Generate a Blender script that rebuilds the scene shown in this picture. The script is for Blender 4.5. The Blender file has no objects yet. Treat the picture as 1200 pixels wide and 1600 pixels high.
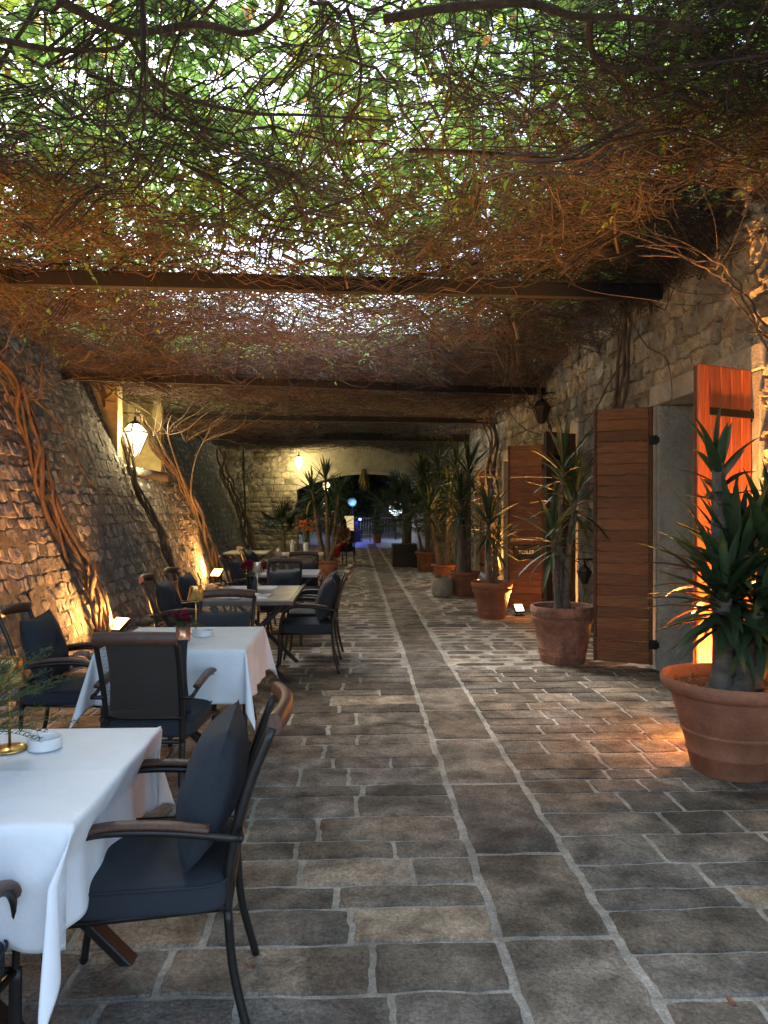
import bpy, math, random
import numpy as np
from mathutils import Vector, Matrix, noise
R = math.radians
random.seed(7)
rng = np.random.default_rng(7)
SC = bpy.context.scene
COL = SC.collection

# ------------------------------------------------------------------ camera, sky, sun, exposure
F = 1150.0; HC = 1.55; YAW = math.atan(45 / F); PITCH = -3.0 / F
cam = bpy.data.cameras.new('camera'); camo = bpy.data.objects.new('camera', cam); COL.objects.link(camo)
cam.sensor_fit = 'VERTICAL'; cam.sensor_height = 36; cam.lens = 36 * F / 1600
cam.clip_start = 0.05; cam.clip_end = 500
camo.location = (0, 0, HC); camo.rotation_euler = (math.pi / 2 + PITCH, 0, -YAW)
SC.camera = camo

SUN_EL, SUN_AZ = R(50), R(-35)          # azimuth measured from +Y clockwise: high, ahead and to the left, above the vine roof
world = bpy.data.worlds.new('World'); SC.world = world; world.use_nodes = True
wn = world.node_tree; wn.nodes.clear()
sky = wn.nodes.new('ShaderNodeTexSky'); sky.sky_type = 'NISHITA'; sky.sun_disc = False
sky.sun_elevation = SUN_EL; sky.sun_rotation = SUN_AZ; sky.dust_density = 3.0; sky.ozone_density = 1.0
bg = wn.nodes.new('ShaderNodeBackground'); bg.inputs[1].default_value = 0.15
wo = wn.nodes.new('ShaderNodeOutputWorld')
wn.links.new(sky.outputs[0], bg.inputs[0]); wn.links.new(bg.outputs[0], wo.inputs[0])
sl = bpy.data.lights.new('sun', 'SUN'); sl.energy = 2.0; sl.angle = R(16); sl.color = (1, .97, .95)
so = bpy.data.objects.new('sun', sl); COL.objects.link(so)
sd = Vector((math.sin(SUN_AZ) * math.cos(SUN_EL), math.cos(SUN_AZ) * math.cos(SUN_EL), math.sin(SUN_EL)))
so.rotation_euler = sd.to_track_quat('Z', 'Y').to_euler(); so.location = (0, -5, 8)
SC.view_settings.view_transform = 'Standard'; SC.view_settings.look = 'None'
SC.view_settings.gamma = 1; SC.view_settings.exposure = 2.5
SC.cycles.max_bounces = 6; SC.cycles.diffuse_bounces = 3; SC.cycles.transparent_max_bounces = 12
SC.cycles.transmission_bounces = 4; SC.cycles.sample_clamp_indirect = 4.0
SC.cycles.caustics_reflective = False; SC.cycles.caustics_refractive = False

# ------------------------------------------------------------------ measuring helpers
_f = Vector((math.sin(YAW) * math.cos(PITCH), math.cos(YAW) * math.cos(PITCH), math.sin(PITCH)))
_r = Vector((math.cos(YAW), -math.sin(YAW), 0)); _u = _r.cross(_f)
def ray(px, py):
    return _f + _r * ((px - 600) / F) + _u * ((800 - py) / F)
def atY(px, py, Y):
    d = ray(px, py); return Vector((0, 0, HC)) + d * (Y / d.y)
def atZ(px, py, Z=0.0):
    d = ray(px, py); return Vector((0, 0, HC)) + d * ((Z - HC) / d.z)
XL, BAT, XR = -2.9, 0.38, 2.95
def atL(px, py, off=0.0):               # a point on the battered left wall
    d = ray(px, py)                     # X = XL + off - BAT*Z
    t = (XL + off - BAT * HC) / (d.x + BAT * d.z); return Vector((0, 0, HC)) + d * t
def atR(px, py, off=0.0):
    d = ray(px, py); return Vector((0, 0, HC)) + d * ((XR - off) / d.x)

# ------------------------------------------------------------------ materials
def newmat(name):
    m = bpy.data.materials.new(name); m.use_nodes = True
    nt = m.node_tree; b = nt.nodes['Principled BSDF']; return m, nt, b
def mat(name, c, rough=.6, var=.25, scale=8, bump=0, bscale=40, metal=0, spec=.5, c2=None, attr=False, trans=0, coords='Object', emit=None, es=0, stretch=None, grain=0, gscale=70, crack=0, bdist=.02):
    m, nt, b = newmat(name); N, L = nt.nodes, nt.links
    tc = N.new('ShaderNodeTexCoord'); vec = tc.outputs[coords]
    if stretch:
        mp = N.new('ShaderNodeMapping'); mp.inputs['Scale'].default_value = stretch; L.new(vec, mp.inputs[0]); vec = mp.outputs[0]
    nz = N.new('ShaderNodeTexNoise'); nz.inputs['Scale'].default_value = scale; nz.inputs['Detail'].default_value = 6; nz.inputs['Roughness'].default_value = .65
    L.new(vec, nz.inputs['Vector'])
    rp = N.new('ShaderNodeValToRGB'); L.new(nz.outputs[0], rp.inputs[0])
    rp.color_ramp.elements[0].position = .3; rp.color_ramp.elements[1].position = .7
    a = [x * (1 - var) for x in c]; d = c2 if c2 else [min(1, x * (1 + var)) for x in c]
    rp.color_ramp.elements[0].color = (*a, 1); rp.color_ramp.elements[1].color = (*d, 1)
    col = rp.outputs[0]
    def mul(col, src, lo, hi, p0=.3, p1=.7):
        r2 = N.new('ShaderNodeMapRange'); r2.inputs[1].default_value = p0; r2.inputs[2].default_value = p1; r2.inputs[3].default_value = lo; r2.inputs[4].default_value = hi
        L.new(src, r2.inputs[0]); mx = N.new('ShaderNodeMix'); mx.data_type = 'RGBA'; mx.blend_type = 'MULTIPLY'; mx.inputs[0].default_value = 1
        L.new(col, mx.inputs[6]); L.new(r2.outputs[0], mx.inputs[7]); return mx.outputs[2]
    if grain:
        g1 = N.new('ShaderNodeTexNoise'); g1.inputs['Scale'].default_value = gscale; g1.inputs['Detail'].default_value = 4; g1.inputs['Roughness'].default_value = .8
        L.new(vec, g1.inputs['Vector']); col = mul(col, g1.outputs[0], 1 - grain, 1 + grain)
        g2 = N.new('ShaderNodeTexNoise'); g2.inputs['Scale'].default_value = 2.3; g2.inputs['Detail'].default_value = 5; g2.inputs['Distortion'].default_value = 1.2
        L.new(vec, g2.inputs['Vector']); col = mul(col, g2.outputs[0], 1 - grain * .8, 1 + grain * .6, .35, .6)
    if crack:
        vo = N.new('ShaderNodeTexVoronoi'); vo.feature = 'DISTANCE_TO_EDGE'; vo.inputs['Scale'].default_value = crack
        nd = N.new('ShaderNodeTexNoise'); nd.inputs['Scale'].default_value = 5; nd.inputs['Detail'].default_value = 6; L.new(vec, nd.inputs['Vector'])
        va = N.new('ShaderNodeVectorMath'); va.operation = 'MULTIPLY_ADD'; va.inputs[1].default_value = (.5, .5, .5); L.new(nd.outputs['Color'], va.inputs[0]); L.new(vec, va.inputs[2])
        L.new(va.outputs[0], vo.inputs['Vector']); col = mul(col, vo.outputs['Distance'], .68, 1, .0, .012)
    if attr:
        at = N.new('ShaderNodeAttribute'); at.attribute_name = 'tint'
        mx = N.new('ShaderNodeMix'); mx.data_type = 'RGBA'; mx.blend_type = 'MULTIPLY'; mx.inputs[0].default_value = 1
        L.new(col, mx.inputs[6]); L.new(at.outputs[0], mx.inputs[7]); col = mx.outputs[2]
    L.new(col, b.inputs['Base Color'])
    b.inputs['Roughness'].default_value = rough; b.inputs['Metallic'].default_value = metal
    b.inputs['Specular IOR Level'].default_value = spec
    if bump:
        n2 = N.new('ShaderNodeTexNoise'); n2.inputs['Scale'].default_value = bscale; n2.inputs['Detail'].default_value = 8; n2.inputs['Roughness'].default_value = .6
        L.new(vec, n2.inputs['Vector'])
        bp = N.new('ShaderNodeBump'); bp.inputs['Strength'].default_value = min(1, bump); bp.inputs['Distance'].default_value = bdist
        L.new(n2.outputs[0], bp.inputs['Height']); L.new(bp.outputs[0], b.inputs['Normal'])
    if trans:
        tr = N.new('ShaderNodeBsdfTranslucent'); L.new(col, tr.inputs[0])
        ms = N.new('ShaderNodeMixShader'); ms.inputs[0].default_value = trans
        out = N['Material Output']; L.new(b.outputs[0], ms.inputs[1]); L.new(tr.outputs[0], ms.inputs[2]); L.new(ms.outputs[0], out.inputs[0])
    if emit:
        b.inputs['Emission Color'].default_value = (*emit, 1); b.inputs['Emission Strength'].default_value = es
    return m
M = {}
M['paver'] = mat('paver_stone', (.205, .178, .142), .85, .45, 6, 1, 44, attr=True, spec=.2, grain=.5, gscale=70, crack=1.7, bdist=.035)
M['mortar'] = mat('mortar', (.44, .40, .335), .9, .35, 14, 1, 60, grain=.35, gscale=110)
M['rubble'] = mat('grey_rubble', (.21, .205, .21), .9, .5, 9, 1, 30, attr=True, bdist=.03, grain=.4, gscale=60)
M['rubble_bed'] = mat('dark_joint', (.13, .12, .115), .95, .3, 10, 1, 40)
M['limestone'] = mat('limestone', (.34, .30, .23), .85, .35, 5, 1, 24, attr=True, grain=.4, gscale=60)
M['lime_bed'] = mat('pale_joint', (.27, .23, .17), .95, .35, 10, 1, 45)
M['dressed'] = mat('dressed_stone', (.42, .39, .33), .8, .18, 4, .7, 50, grain=.22, gscale=50, crack=.9)
M['plaster'] = mat('old_plaster', (.38, .34, .26), .9, .3, 3, .6, 25)
M['wood_brown'] = mat('varnished_board', (.27, .10, .033), .45, .45, 5, .35, 60, stretch=(1.2, 1.2, 14), attr=True)
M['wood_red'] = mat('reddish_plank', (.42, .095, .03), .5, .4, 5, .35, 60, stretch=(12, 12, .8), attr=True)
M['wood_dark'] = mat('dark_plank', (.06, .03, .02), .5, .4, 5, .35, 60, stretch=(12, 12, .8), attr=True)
M['iron'] = mat('black_iron', (.015, .014, .013), .5, .3, 10, .3, 60, metal=.6)
M['beam'] = mat('painted_beam', (.010, .011, .013), .8, .3, 6, .1, 30)
M['frame'] = mat('charcoal_metal', (.018, .016, .015), .35, .25, 30, .1, 200, metal=.3)
M['rail'] = mat('stained_rail', (.075, .031, .018), .42, .4, 6, .2, 80, stretch=(3, 14, 14))
M['rail_lit'] = mat('lamplit_rail', (.32, .16, .06), .5, .3, 6, .2, 80)  # lit copy of the rail stain, lamplight put into the colour
M['cushion'] = mat('navy_canvas', (.018, .023, .03), .85, .2, 60, .35, 500)
M['cloth'] = mat('white_cotton', (.78, .78, .79), .85, .04, 5, .35, 7)
M['brass'] = mat('brushed_brass', (.55, .36, .12), .28, .15, 20, 0, metal=1)
M['copper'] = mat('copper_glass', (.75, .35, .2), .25, .3, 30, 0, metal=.8)
M['steel'] = mat('brushed_steel', (.55, .52, .47), .3, .1, 20, 0, metal=1)
M['ceramic'] = mat('white_ceramic', (.75, .75, .73), .2, .03, 5)
M['terra'] = mat('terracotta', (.31, .10, .045), .8, .25, 3.5, .45, 45, c2=(.38, .16, .085), grain=.2, gscale=60)
M['terra_old'] = mat('weathered_terracotta', (.27, .105, .06), .85, .4, 6, .6, 30, c2=(.40, .20, .13), grain=.35, gscale=50)
M['soil'] = mat('soil', (.05, .03, .02), .95, .5, 30, 1, 60)
M['dryleaf'] = mat('dry_leaves', (.24, .10, .045), .8, .5, 30)
M['bark'] = mat('vine_bark', (.125, .092, .07), .9, .5, 14, 1, 50, stretch=(1, 1, .35), attr=True)
M['yucca_bark'] = mat('yucca_bark', (.16, .125, .095), .9, .4, 10, 1, 45, stretch=(1, 1, 2))
M['yucca'] = mat('yucca_blade', (.042, .072, .026), .5, .4, 6, attr=True, trans=.12)
M['palm'] = mat('palm_frond', (.03, .06, .025), .5, .4, 6, attr=True, trans=.1)
M['twig'] = mat('twig', (.075, .056, .045), .9, .4, 6, attr=True)
M['leaf'] = mat('canopy_leaf', (.175, .31, .07), .5, .25, 3, attr=True, trans=.62)
M['stem'] = mat('green_stem', (.06, .12, .04), .6, .2, 20)
M['fern'] = mat('feathery_fern', (.07, .095, .032), .7, .3, 20, attr=True, trans=.3)
M['burgundy'] = mat('burgundy_petal', (.16, .008, .03), .6, .4, 30, trans=.2)
M['orangeflower'] = mat('orange_petal', (.75, .22, .04), .6, .4, 30, trans=.2)
M['stonepot'] = mat('pale_cast_stone', (.30, .27, .23), .9, .3, 8, .8, 40)
M['mat'] = mat('grey_placemat', (.38, .39, .41), .8, .25, 12)
M['tabletop'] = mat('slate_table', (.10, .09, .08), .4, .3, 8)
M['glass'] = mat('clear_glass', (.6, .62, .6), .05, .05, 5)
M['skin'] = mat('skin', (.45, .25, .17), .5, .05, 10)
M['hair'] = mat('dark_hair', (.02, .012, .01), .5, .3, 60)
M['reddress'] = mat('red_dress', (.35, .012, .012), .7, .3, 8)
M['signblack'] = mat('slate_sign', (.012, .012, .012), .55, .4, 20, .6, 30)
M['signwhite'] = mat('chalk_lettering', (.75, .75, .72), .7, .05, 10)
M['steelrail'] = mat('galvanised_rail', (.5, .52, .55), .4, .1, 20, metal=.6)
M['blackbox'] = mat('black_case', (.015, .015, .02), .5, .3, 20)
M['planter'] = mat('dark_wicker', (.04, .028, .02), .7, .4, 40, .6, 60)
M['topiary'] = mat('topiary_leaf', (.05, .11, .03), .6, .3, 10, attr=True)
M['treeleaf'] = mat('tree_leaf', (.05, .09, .03), .6, .3, 5, attr=True, trans=.2)
def emis(name, c, s):
    m, nt, b = newmat(name); b.inputs['Base Color'].default_value = (*c, 1)
    b.inputs['Emission Color'].default_value = (*c, 1); b.inputs['Emission Strength'].default_value = s; return m
M['lampglass'] = emis('lantern_glass', (1, .84, .52), .55)
M['flood'] = emis('flood_panel', (1, .68, .26), 1.6)
M['globe'] = emis('globe_lamp', (.75, .95, 1), .7)
M['globedim'] = emis('globe_dim', (.25, .5, .6), .03)
M['board'] = emis('lit_board', (1, .8, .45), .10)
M['blueled'] = emis('blue_stage_lamp', (.08, .1, 1), 3)

def meshfabric():
    m, nt, b = newmat('woven_mesh'); N, L = nt.nodes, nt.links
    b.inputs['Base Color'].default_value = (.06, .045, .035, 1); b.inputs['Roughness'].default_value = .6
    tc = N.new('ShaderNodeTexCoord'); sp = N.new('ShaderNodeSeparateXYZ'); L.new(tc.outputs['Object'], sp.inputs[0])
    def wave(sx, sz):
        a = N.new('ShaderNodeMath'); a.operation = 'MULTIPLY'; a.inputs[1].default_value = sx; L.new(sp.outputs[0], a.inputs[0])
        c = N.new('ShaderNodeMath'); c.operation = 'MULTIPLY_ADD'; c.inputs[1].default_value = sz; L.new(sp.outputs[2], c.inputs[0]); L.new(a.outputs[0], c.inputs[2])
        s = N.new('ShaderNodeMath'); s.operation = 'SINE'; L.new(c.outputs[0], s.inputs[0]); return s.outputs[0]
    q = N.new('ShaderNodeMath'); q.operation = 'MULTIPLY'; L.new(wave(430, 430), q.inputs[0]); L.new(wave(430, -430), q.inputs[1])
    g = N.new('ShaderNodeMath'); g.operation = 'GREATER_THAN'; g.inputs[1].default_value = .08; L.new(q.outputs[0], g.inputs[0])
    tr = N.new('ShaderNodeBsdfTransparent'); ms = N.new('ShaderNodeMixShader')
    L.new(g.outputs[0], ms.inputs[0]); L.new(b.outputs[0], ms.inputs[1]); L.new(tr.outputs[0], ms.inputs[2])
    L.new(ms.outputs[0], N['Material Output'].inputs[0]); return m
M['weave'] = meshfabric()

# ------------------------------------------------------------------ mesh building
def tag(o, label=None, cat=None, group=None, kind=None):
    if label: o['label'] = label
    if cat: o['category'] = cat
    if group: o['group'] = group
    if kind: o['kind'] = kind
    return o
def thing(name, label, cat, loc=(0, 0, 0), rz=0, group=None):
    o = bpy.data.objects.new(name, None); COL.objects.link(o); o.empty_display_size = .1
    o.location = loc; o.rotation_euler = (0, 0, rz); return tag(o, label, cat, group)
class MB:
    def __init__(s): s.v = []; s.f = []; s.c = []; s.n = 0
    def add(s, v, f, tint=(1, 1, 1)):
        v = np.asarray(v, float).reshape(-1, 3); f = [tuple(int(i) + s.n for i in q) for q in f]
        s.v.append(v); s.f += f; s.n += len(v)
        t = np.asarray(tint, float); s.c.append(np.tile(t, (len(v), 1)) if t.ndim == 1 else t); return s
    def box(s, a, b, bev=0, tint=(1, 1, 1), rot=None):
        a = np.array(a, float); b = np.array(b, float); c = (a + b) / 2; h = np.abs(b - a) / 2
        if bev <= 0:
            P = np.array([[x, y, z] for x in (-1, 1) for y in (-1, 1) for z in (-1, 1)]) * h
            Fc = [(0, 1, 3, 2), (4, 6, 7, 5), (0, 4, 5, 1), (2, 3, 7, 6), (0, 2, 6, 4), (1, 5, 7, 3)]
        else:
            bev = min(bev, h.min() * .95); P = []; idx = {}
            for sx in (-1, 1):
                for sy in (-1, 1):
                    for sz in (-1, 1):
                        for ax in range(3):
                            p = np.array([sx, sy, sz]) * (h - bev); p[ax] = (sx, sy, sz)[ax] * h[ax]
                            idx[(sx, sy, sz, ax)] = len(P); P.append(p)
            Fc = []
            S = (-1, 1)
            for ax in range(3):
                o1, o2 = (ax + 1) % 3, (ax + 2) % 3
                for sg in S:
                    q = []
                    for (a1, a2) in ((-1, -1), (1, -1), (1, 1), (-1, 1)):
                        k = [0, 0, 0]; k[ax] = sg; k[o1] = a1; k[o2] = a2; q.append(idx[(*k, ax)])
                    Fc.append(q if sg > 0 else q[::-1])
                for s1 in S:
                    for s2 in S:
                        k = [0, 0, 0]; k[o1] = s1; k[o2] = s2
                        k0 = list(k); k0[ax] = -1; k1 = list(k); k1[ax] = 1
                        q = [idx[(*k0, o1)], idx[(*k1, o1)], idx[(*k1, o2)], idx[(*k0, o2)]]
                        Fc.append(q if s1 * s2 < 0 else q[::-1])
            for sx in S:
                for sy in S:
                    for sz in S:
                        q = [idx[(sx, sy, sz, i)] for i in range(3)]
                        Fc.append(q if sx * sy * sz > 0 else q[::-1])
            P = np.array(P)
        if rot is not None: P = P @ np.array(rot.to_3x3()).T
        return s.add(P + c, Fc, tint)
    def tube(s, pts, r, n=8, tint=(1, 1, 1), flat=1.0, cap=True, wob=0):
        p = np.array(pts, float); m = len(p); r = np.full(m, r, float) if np.isscalar(r) else np.array(r, float)
        t = np.gradient(p, axis=0); t /= np.linalg.norm(t, axis=1)[:, None] + 1e-9
        up = np.array([0, 0, 1.]) if abs(t[0][2]) < .9 else np.array([1., 0, 0])
        nn = np.cross(t[0], up); nn /= np.linalg.norm(nn); V = []
        for i in range(m):
            nn = nn - t[i] * nn.dot(t[i]); nn /= np.linalg.norm(nn) + 1e-9; b = np.cross(t[i], nn)
            for k in range(n):
                a = 2 * math.pi * k / n; rr = r[i] * (1 + (wob * random.uniform(-1, 1) if wob else 0))
                V.append(p[i] + nn * math.cos(a) * rr + b * math.sin(a) * rr * flat)
        Fc = [(i * n + k, i * n + (k + 1) % n, (i + 1) * n + (k + 1) % n, (i + 1) * n + k) for i in range(m - 1) for k in range(n)]
        if cap: Fc += [tuple(range(n))[::-1], tuple((m - 1) * n + k for k in range(n))]
        return s.add(V, Fc, tint)
    def lathe(s, prof, n=48, c=(0, 0, 0), tint=(1, 1, 1)):
        V = []; m = len(prof)
        for (r, z) in prof:
            for k in range(n):
                a = 2 * math.pi * k / n; V.append((c[0] + r * math.cos(a), c[1] + r * math.sin(a), c[2] + z))
        Fc = [(i * n + k, i * n + (k + 1) % n, (i + 1) * n + (k + 1) % n, (i + 1) * n + k) for i in range(m - 1) for k in range(n)]
        return s.add(V, Fc, tint)
    def grid(s, P, tint=(1, 1, 1)):                   # P: nu x nv x 3
        P = np.asarray(P, float); a, b = P.shape[:2]
        Fc = [(i * b + j, (i + 1) * b + j, (i + 1) * b + j + 1, i * b + j + 1) for i in range(a - 1) for j in range(b - 1)]
        return s.add(P.reshape(-1, 3), Fc, tint)
    def build(s, name, m, parent=None, smooth=True):
        me = bpy.data.meshes.new(name); v = np.concatenate(s.v); me.from_pydata(v.tolist(), [], s.f)
        at = me.color_attributes.new('tint', 'FLOAT_COLOR', 'POINT')
        c = np.ones((len(v), 4)); c[:, :3] = np.concatenate(s.c); at.data.foreach_set('color', c.ravel())
        if smooth: me.polygons.foreach_set('use_smooth', [True] * len(me.polygons))
        me.materials.append(m); me.update()
        o = bpy.data.objects.new(name, me); COL.objects.link(o)
        if parent is not None: o.parent = parent
        return o
def fastmesh(name, V, Q, tint, m, parent=None, smooth=False):   # V (n,3), Q (k,4) or (k,3)
    me = bpy.data.meshes.new(name); k, w = Q.shape
    me.vertices.add(len(V)); me.vertices.foreach_set('co', V.astype(np.float32).ravel())
    me.loops.add(k * w); me.loops.foreach_set('vertex_index', Q.astype(np.int32).ravel())
    me.polygons.add(k); me.polygons.foreach_set('loop_start', np.arange(0, k * w, w, dtype=np.int32))
    me.update(calc_edges=True)
    at = me.color_attributes.new('tint', 'FLOAT_COLOR', 'POINT')
    c = np.ones((len(V), 4), np.float32); c[:, :3] = tint; at.data.foreach_set('color', c.ravel())
    if smooth: me.polygons.foreach_set('use_smooth', np.ones(k, bool))
    me.materials.append(m); o = bpy.data.objects.new(name, me); COL.objects.link(o)
    if parent is not None: o.parent = parent
    return o
def copy_tree(o, parent=None):
    c = o.copy(); COL.objects.link(c); c.parent = parent
    for ch in list(o.children): copy_tree(ch, c)
    return c
def autosmooth(o, ang=40):
    me = o.data; me.update()
    # sharp edges by angle
    import bmesh
    bm = bmesh.new(); bm.from_mesh(me)
    for e in bm.edges:
        if len(e.link_faces) == 2 and e.calc_face_angle(0) > R(ang): e.smooth = False
    bm.to_mesh(me); bm.free(); return o

def fbm(x, y, z=0, o=4): return noise.fractal((x, y, z), 1.0, 2.0, o)

# masonry: rectangles (u0,u1,v0,v1) laid on a frame; every stone a bulged, ragged block
def masonry(mb, rects, O, U, V, Nn, gap=.012, depth=.05, bulge=.03, rough=.012, edge=.012, step=.05, tints=None, seed=0, nsc=7.0, tilt=0.0, cut=1.0, flatp=False):
    O, U, V, Nn = (np.array(q, float) for q in (O, U, V, Nn))
    for (u0, u1, v0, v1) in rects:
        g = gap * random.uniform(.6, 1.3); w, h = u1 - u0 - 2 * g, v1 - v0 - 2 * g
        if w < .02 or h < .02: continue
        nu = max(3, min(12, int(w / step) + 1)); nv = max(3, min(9, int(h / step) + 1))
        tn = tints() if tints else (1, 1, 1); pr = random.uniform(.5, 1.2) if not flatp else random.uniform(.92, 1.1); tx, ty = random.uniform(-tilt, tilt), random.uniform(-tilt, tilt)
        P = np.zeros((nu + 1, nv + 1, 3))
        for i in range(nu + 1):
            for j in range(nv + 1):
                a, b = i / nu, j / nv; u = u0 + g + w * a; v = v0 + g + h * b
                su, sv = 2 * a - 1, 2 * b - 1; e = max(abs(su), abs(sv))
                ju = fbm(u * 5.3 + seed, v * 5.3, 1.7, 3) * edge * 1.6 + fbm(u * 24, v * 24, seed, 2) * edge * .9
                jv = fbm(u * 5.1, v * 5.9 + seed, 7.7, 3) * edge * 1.6 + fbm(u * 23, v * 25, seed + 9, 2) * edge * .6
                c = abs(su) ** 4 * abs(sv) ** 4                      # cut the corners round
                uu = u + ju - su * c * cut * min(.03, w * .14); vv = v + jv - sv * c * cut * min(.03, h * .16)
                vz = noise.voronoi((u * nsc * 1.1, v * nsc * 1.1, seed + pr))[0] if rough > .01 else (0, 0)
                z = depth * pr + bulge * (1 - e ** 3.0) + (fbm(u * nsc, v * nsc, seed + 3, 4) * rough + (vz[0] - .25) * rough * .7) * (1.0 if e < .99 else .2) + tx * su + ty * sv
                if e > .999: z = 0.0
                elif e > 1 - 2.2 / max(nu, nv, 4): z = z * .93
                P[i, j] = O + U * uu + V * vv + Nn * z
        # pull the ring next to the border outwards so that sides are steep
        if nu > 3 and nv > 3:
            P2 = P.copy()
            k = .72
            sh = np.zeros_like(P)
            sh[1, :] = (P[0, :] - P[1, :]) * k; sh[-2, :] = (P[-1, :] - P[-2, :]) * k
            for q in (1, nu - 1):
                d = sh[q, :]; d -= (d @ Nn)[:, None] * Nn; P2[q, 1:-1] += d[1:-1]
            for q, o in ((1, 0), (nv - 1, nv)):
                d = (P[:, o] - P[:, q]) * k; d -= (d @ Nn)[:, None] * Nn; P2[1:-1, q] += d[1:-1]
            P = P2
        mb.grid(P, tn)
def rows(u0, u1, v0, v1, hmin, hmax, wmin, wmax, holes=(), cuts=()):
    out = []; v = v0; cuts = sorted(set([c for c in cuts if v0 < c < v1] + [v1]))
    for c in cuts:
        n = max(1, round((c - v) / ((hmin + hmax) / 2))); hs = np.array([random.uniform(hmin, hmax) for _ in range(n)]); hs *= (c - v) / hs.sum()
        for h in hs:
            vs = [(u0, u1)]
            for (a, b, z0, z1) in holes:
                if v + h / 2 > z0 and v + h / 2 < z1:
                    nx = []
                    for (p, q) in vs:
                        if b <= p or a >= q: nx.append((p, q)); continue
                        if a > p: nx.append((p, a))
                        if b < q: nx.append((b, q))
                    vs = nx
            for (p, q) in vs:
                x = p
                while x < q - .01:
                    w = random.uniform(wmin, wmax)
                    if q - (x + w) < wmin * .7: w = q - x
                    out.append((x, x + w, v, v + h)); x += w
            v += h
    return out

# ------------------------------------------------------------------ ground and paving
g = MB(); g.box((-40, -8, -.3), (40, 90, -.003)); tag(g.build('ground', M['mortar'], smooth=False), kind='structure')
def ptint():
    k = random.uniform(.82, 1.32); w = random.uniform(-.03, .07)
    if random.random() < .10: k *= 1.4; w += .07
    elif random.random() < .08: k *= .8
    return (k * (1 + w), k, k * (1 - w * 1.2))
pv = MB(); y = .8; k = 0
rL = []; rR = []; rS = []
yy = .8
while yy < 30:
    h = random.choice((.17, .21, .24, .27, .31)); x = .515
    while x > -3.1:
        w = random.uniform(.26, .72); rL.append((x - w, x, yy, yy + h)); x -= w
    yy += h
yy = .7
while yy < 30:
    h = random.choice((.16, .2, .23, .26, .29)); x = .955
    while x < 2.97:
        w = random.uniform(.24, .62); w = min(w, 3.0 - x) if 3.0 - x - w > .15 else 3.0 - x
        rR.append((x, x + w, yy, yy + h)); x += w
        if x > 2.96: break
    yy += h
yy = .4
while yy < 34:
    h = random.uniform(.62, 1.0); rS.append((.53, .94, yy, yy + h)); yy += h
def pave(rects, gap, st=None):
    near = [r for r in rects if r[2] < 7]; far = [r for r in rects if r[2] >= 7]
    kw = dict(depth=.0150, bulge=.0010, rough=.0030, tints=ptint, nsc=9, tilt=.0008, cut=.12, flatp=True)
    masonry(pv, near, (0, 0, -.010), (1, 0, 0), (0, 1, 0), (0, 0, 1), gap=gap, edge=.0095, step=.034, **kw)
    masonry(pv, far, (0, 0, -.010), (1, 0, 0), (0, 1, 0), (0, 0, 1), gap=gap, edge=.0085, step=.09, **kw)
pave(rL, .0065); pave(rR, .0065); pave(rS, .004)
tag(autosmooth(pv.build('paving', M['paver']), 28), kind='structure')
g = MB(); g.box((-2.6, 30.2, -.01), (3, 60, .002))
tag(g.build('square_floor', mat('pale_square_floor', (.4, .4, .42), .6, .15, 2, .2, 10), smooth=False), kind='structure')

# ------------------------------------------------------------------ left battered wall
lw = thing('retaining_wall', 'long sloping grey rubble stone wall along the dining tables', 'wall', (XL, 12, 0))
LWI = Matrix.Translation((-XL, -12, 0))
def child_of_origin(o, root):
    o.parent = root; o.matrix_parent_inverse = Matrix.Translation(root.location).inverted(); return o
def rtint():
    k = random.uniform(.6, 1.45); w = random.uniform(-.04, .10); return (k * (1 + w), k, k * (1 - w * .6))
sn = Vector((1, 0, BAT)).normalized(); sv_ = Vector((-BAT, 0, 1)).normalized(); slope = math.sqrt(1 + BAT * BAT)
mb = MB()
notch = (12.3, 14.8, 2.3 * slope, 6.0)
rc = rows(1.0, 23.5, 0, 4.6 * slope, .11, .20, .10, .30, holes=[notch], cuts=[2.3 * slope])
jr = []
for (a, b, c, d) in rc:
    if (b - a) > .2 and random.random() < .15 and d - c > .15: m_ = (c + d) / 2; jr += [(a, b, c, m_), (a, b, m_, d)]
    else: jr.append((a, b, c, d))
kw = dict(gap=.006, depth=.012, bulge=.004, rough=.019, edge=.022, tints=rtint, nsc=8, tilt=.012, cut=.3)
masonry(mb, [r for r in jr if r[0] < 16], (XL - .04, 0, 0), (0, 1, 0), sv_, sn, step=.035, **kw)
masonry(mb, [r for r in jr if r[0] >= 16], (XL - .04, 0, 0), (0, 1, 0), sv_, sn, step=.11, **kw)
child_of_origin(mb.build('stones', M['rubble'], smooth=False), lw)
mb = MB()
def slab(y0, y1, z0, z1, off=-.03):
    n = int((y1 - y0) / .12); mz = max(2, int((z1 - z0) / .12)); P = np.zeros((n + 1, mz + 1, 3))
    for i in range(n + 1):
        for j in range(mz + 1):
            yq = y0 + (y1 - y0) * i / n; z = z0 + (z1 - z0) * j / mz
            P[i, j] = (XL - BAT * z + off + fbm(yq * 6, z * 6, 0, 3) * .03, yq, z)
    mb.grid(P)
slab(1, 12.3, -.1, 4.7); slab(12.3, 14.8, -.1, 2.3); slab(14.8, 23.5, -.1, 4.7)
mb.box((-4.55, 12.3, 2.1), (-3.72, 14.8, 2.28)); mb.box((-7, 1, -.1), (-4.8, 12.29, 4.7)); mb.box((-7, 14.81, -.1), (-4.8, 23.4, 4.7))
child_of_origin(mb.build('joints', M['rubble_bed']), lw)
mb = MB(); mb.box((-4.75, 12.1, 2.2), (-4.5, 15.0, 4.8))
mb.box((-4.5, 12.1, 2.2), (-3.85, 12.34, 4.7)); mb.box((-4.5, 14.76, 2.2), (-3.85, 15.0, 4.7))
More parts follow.
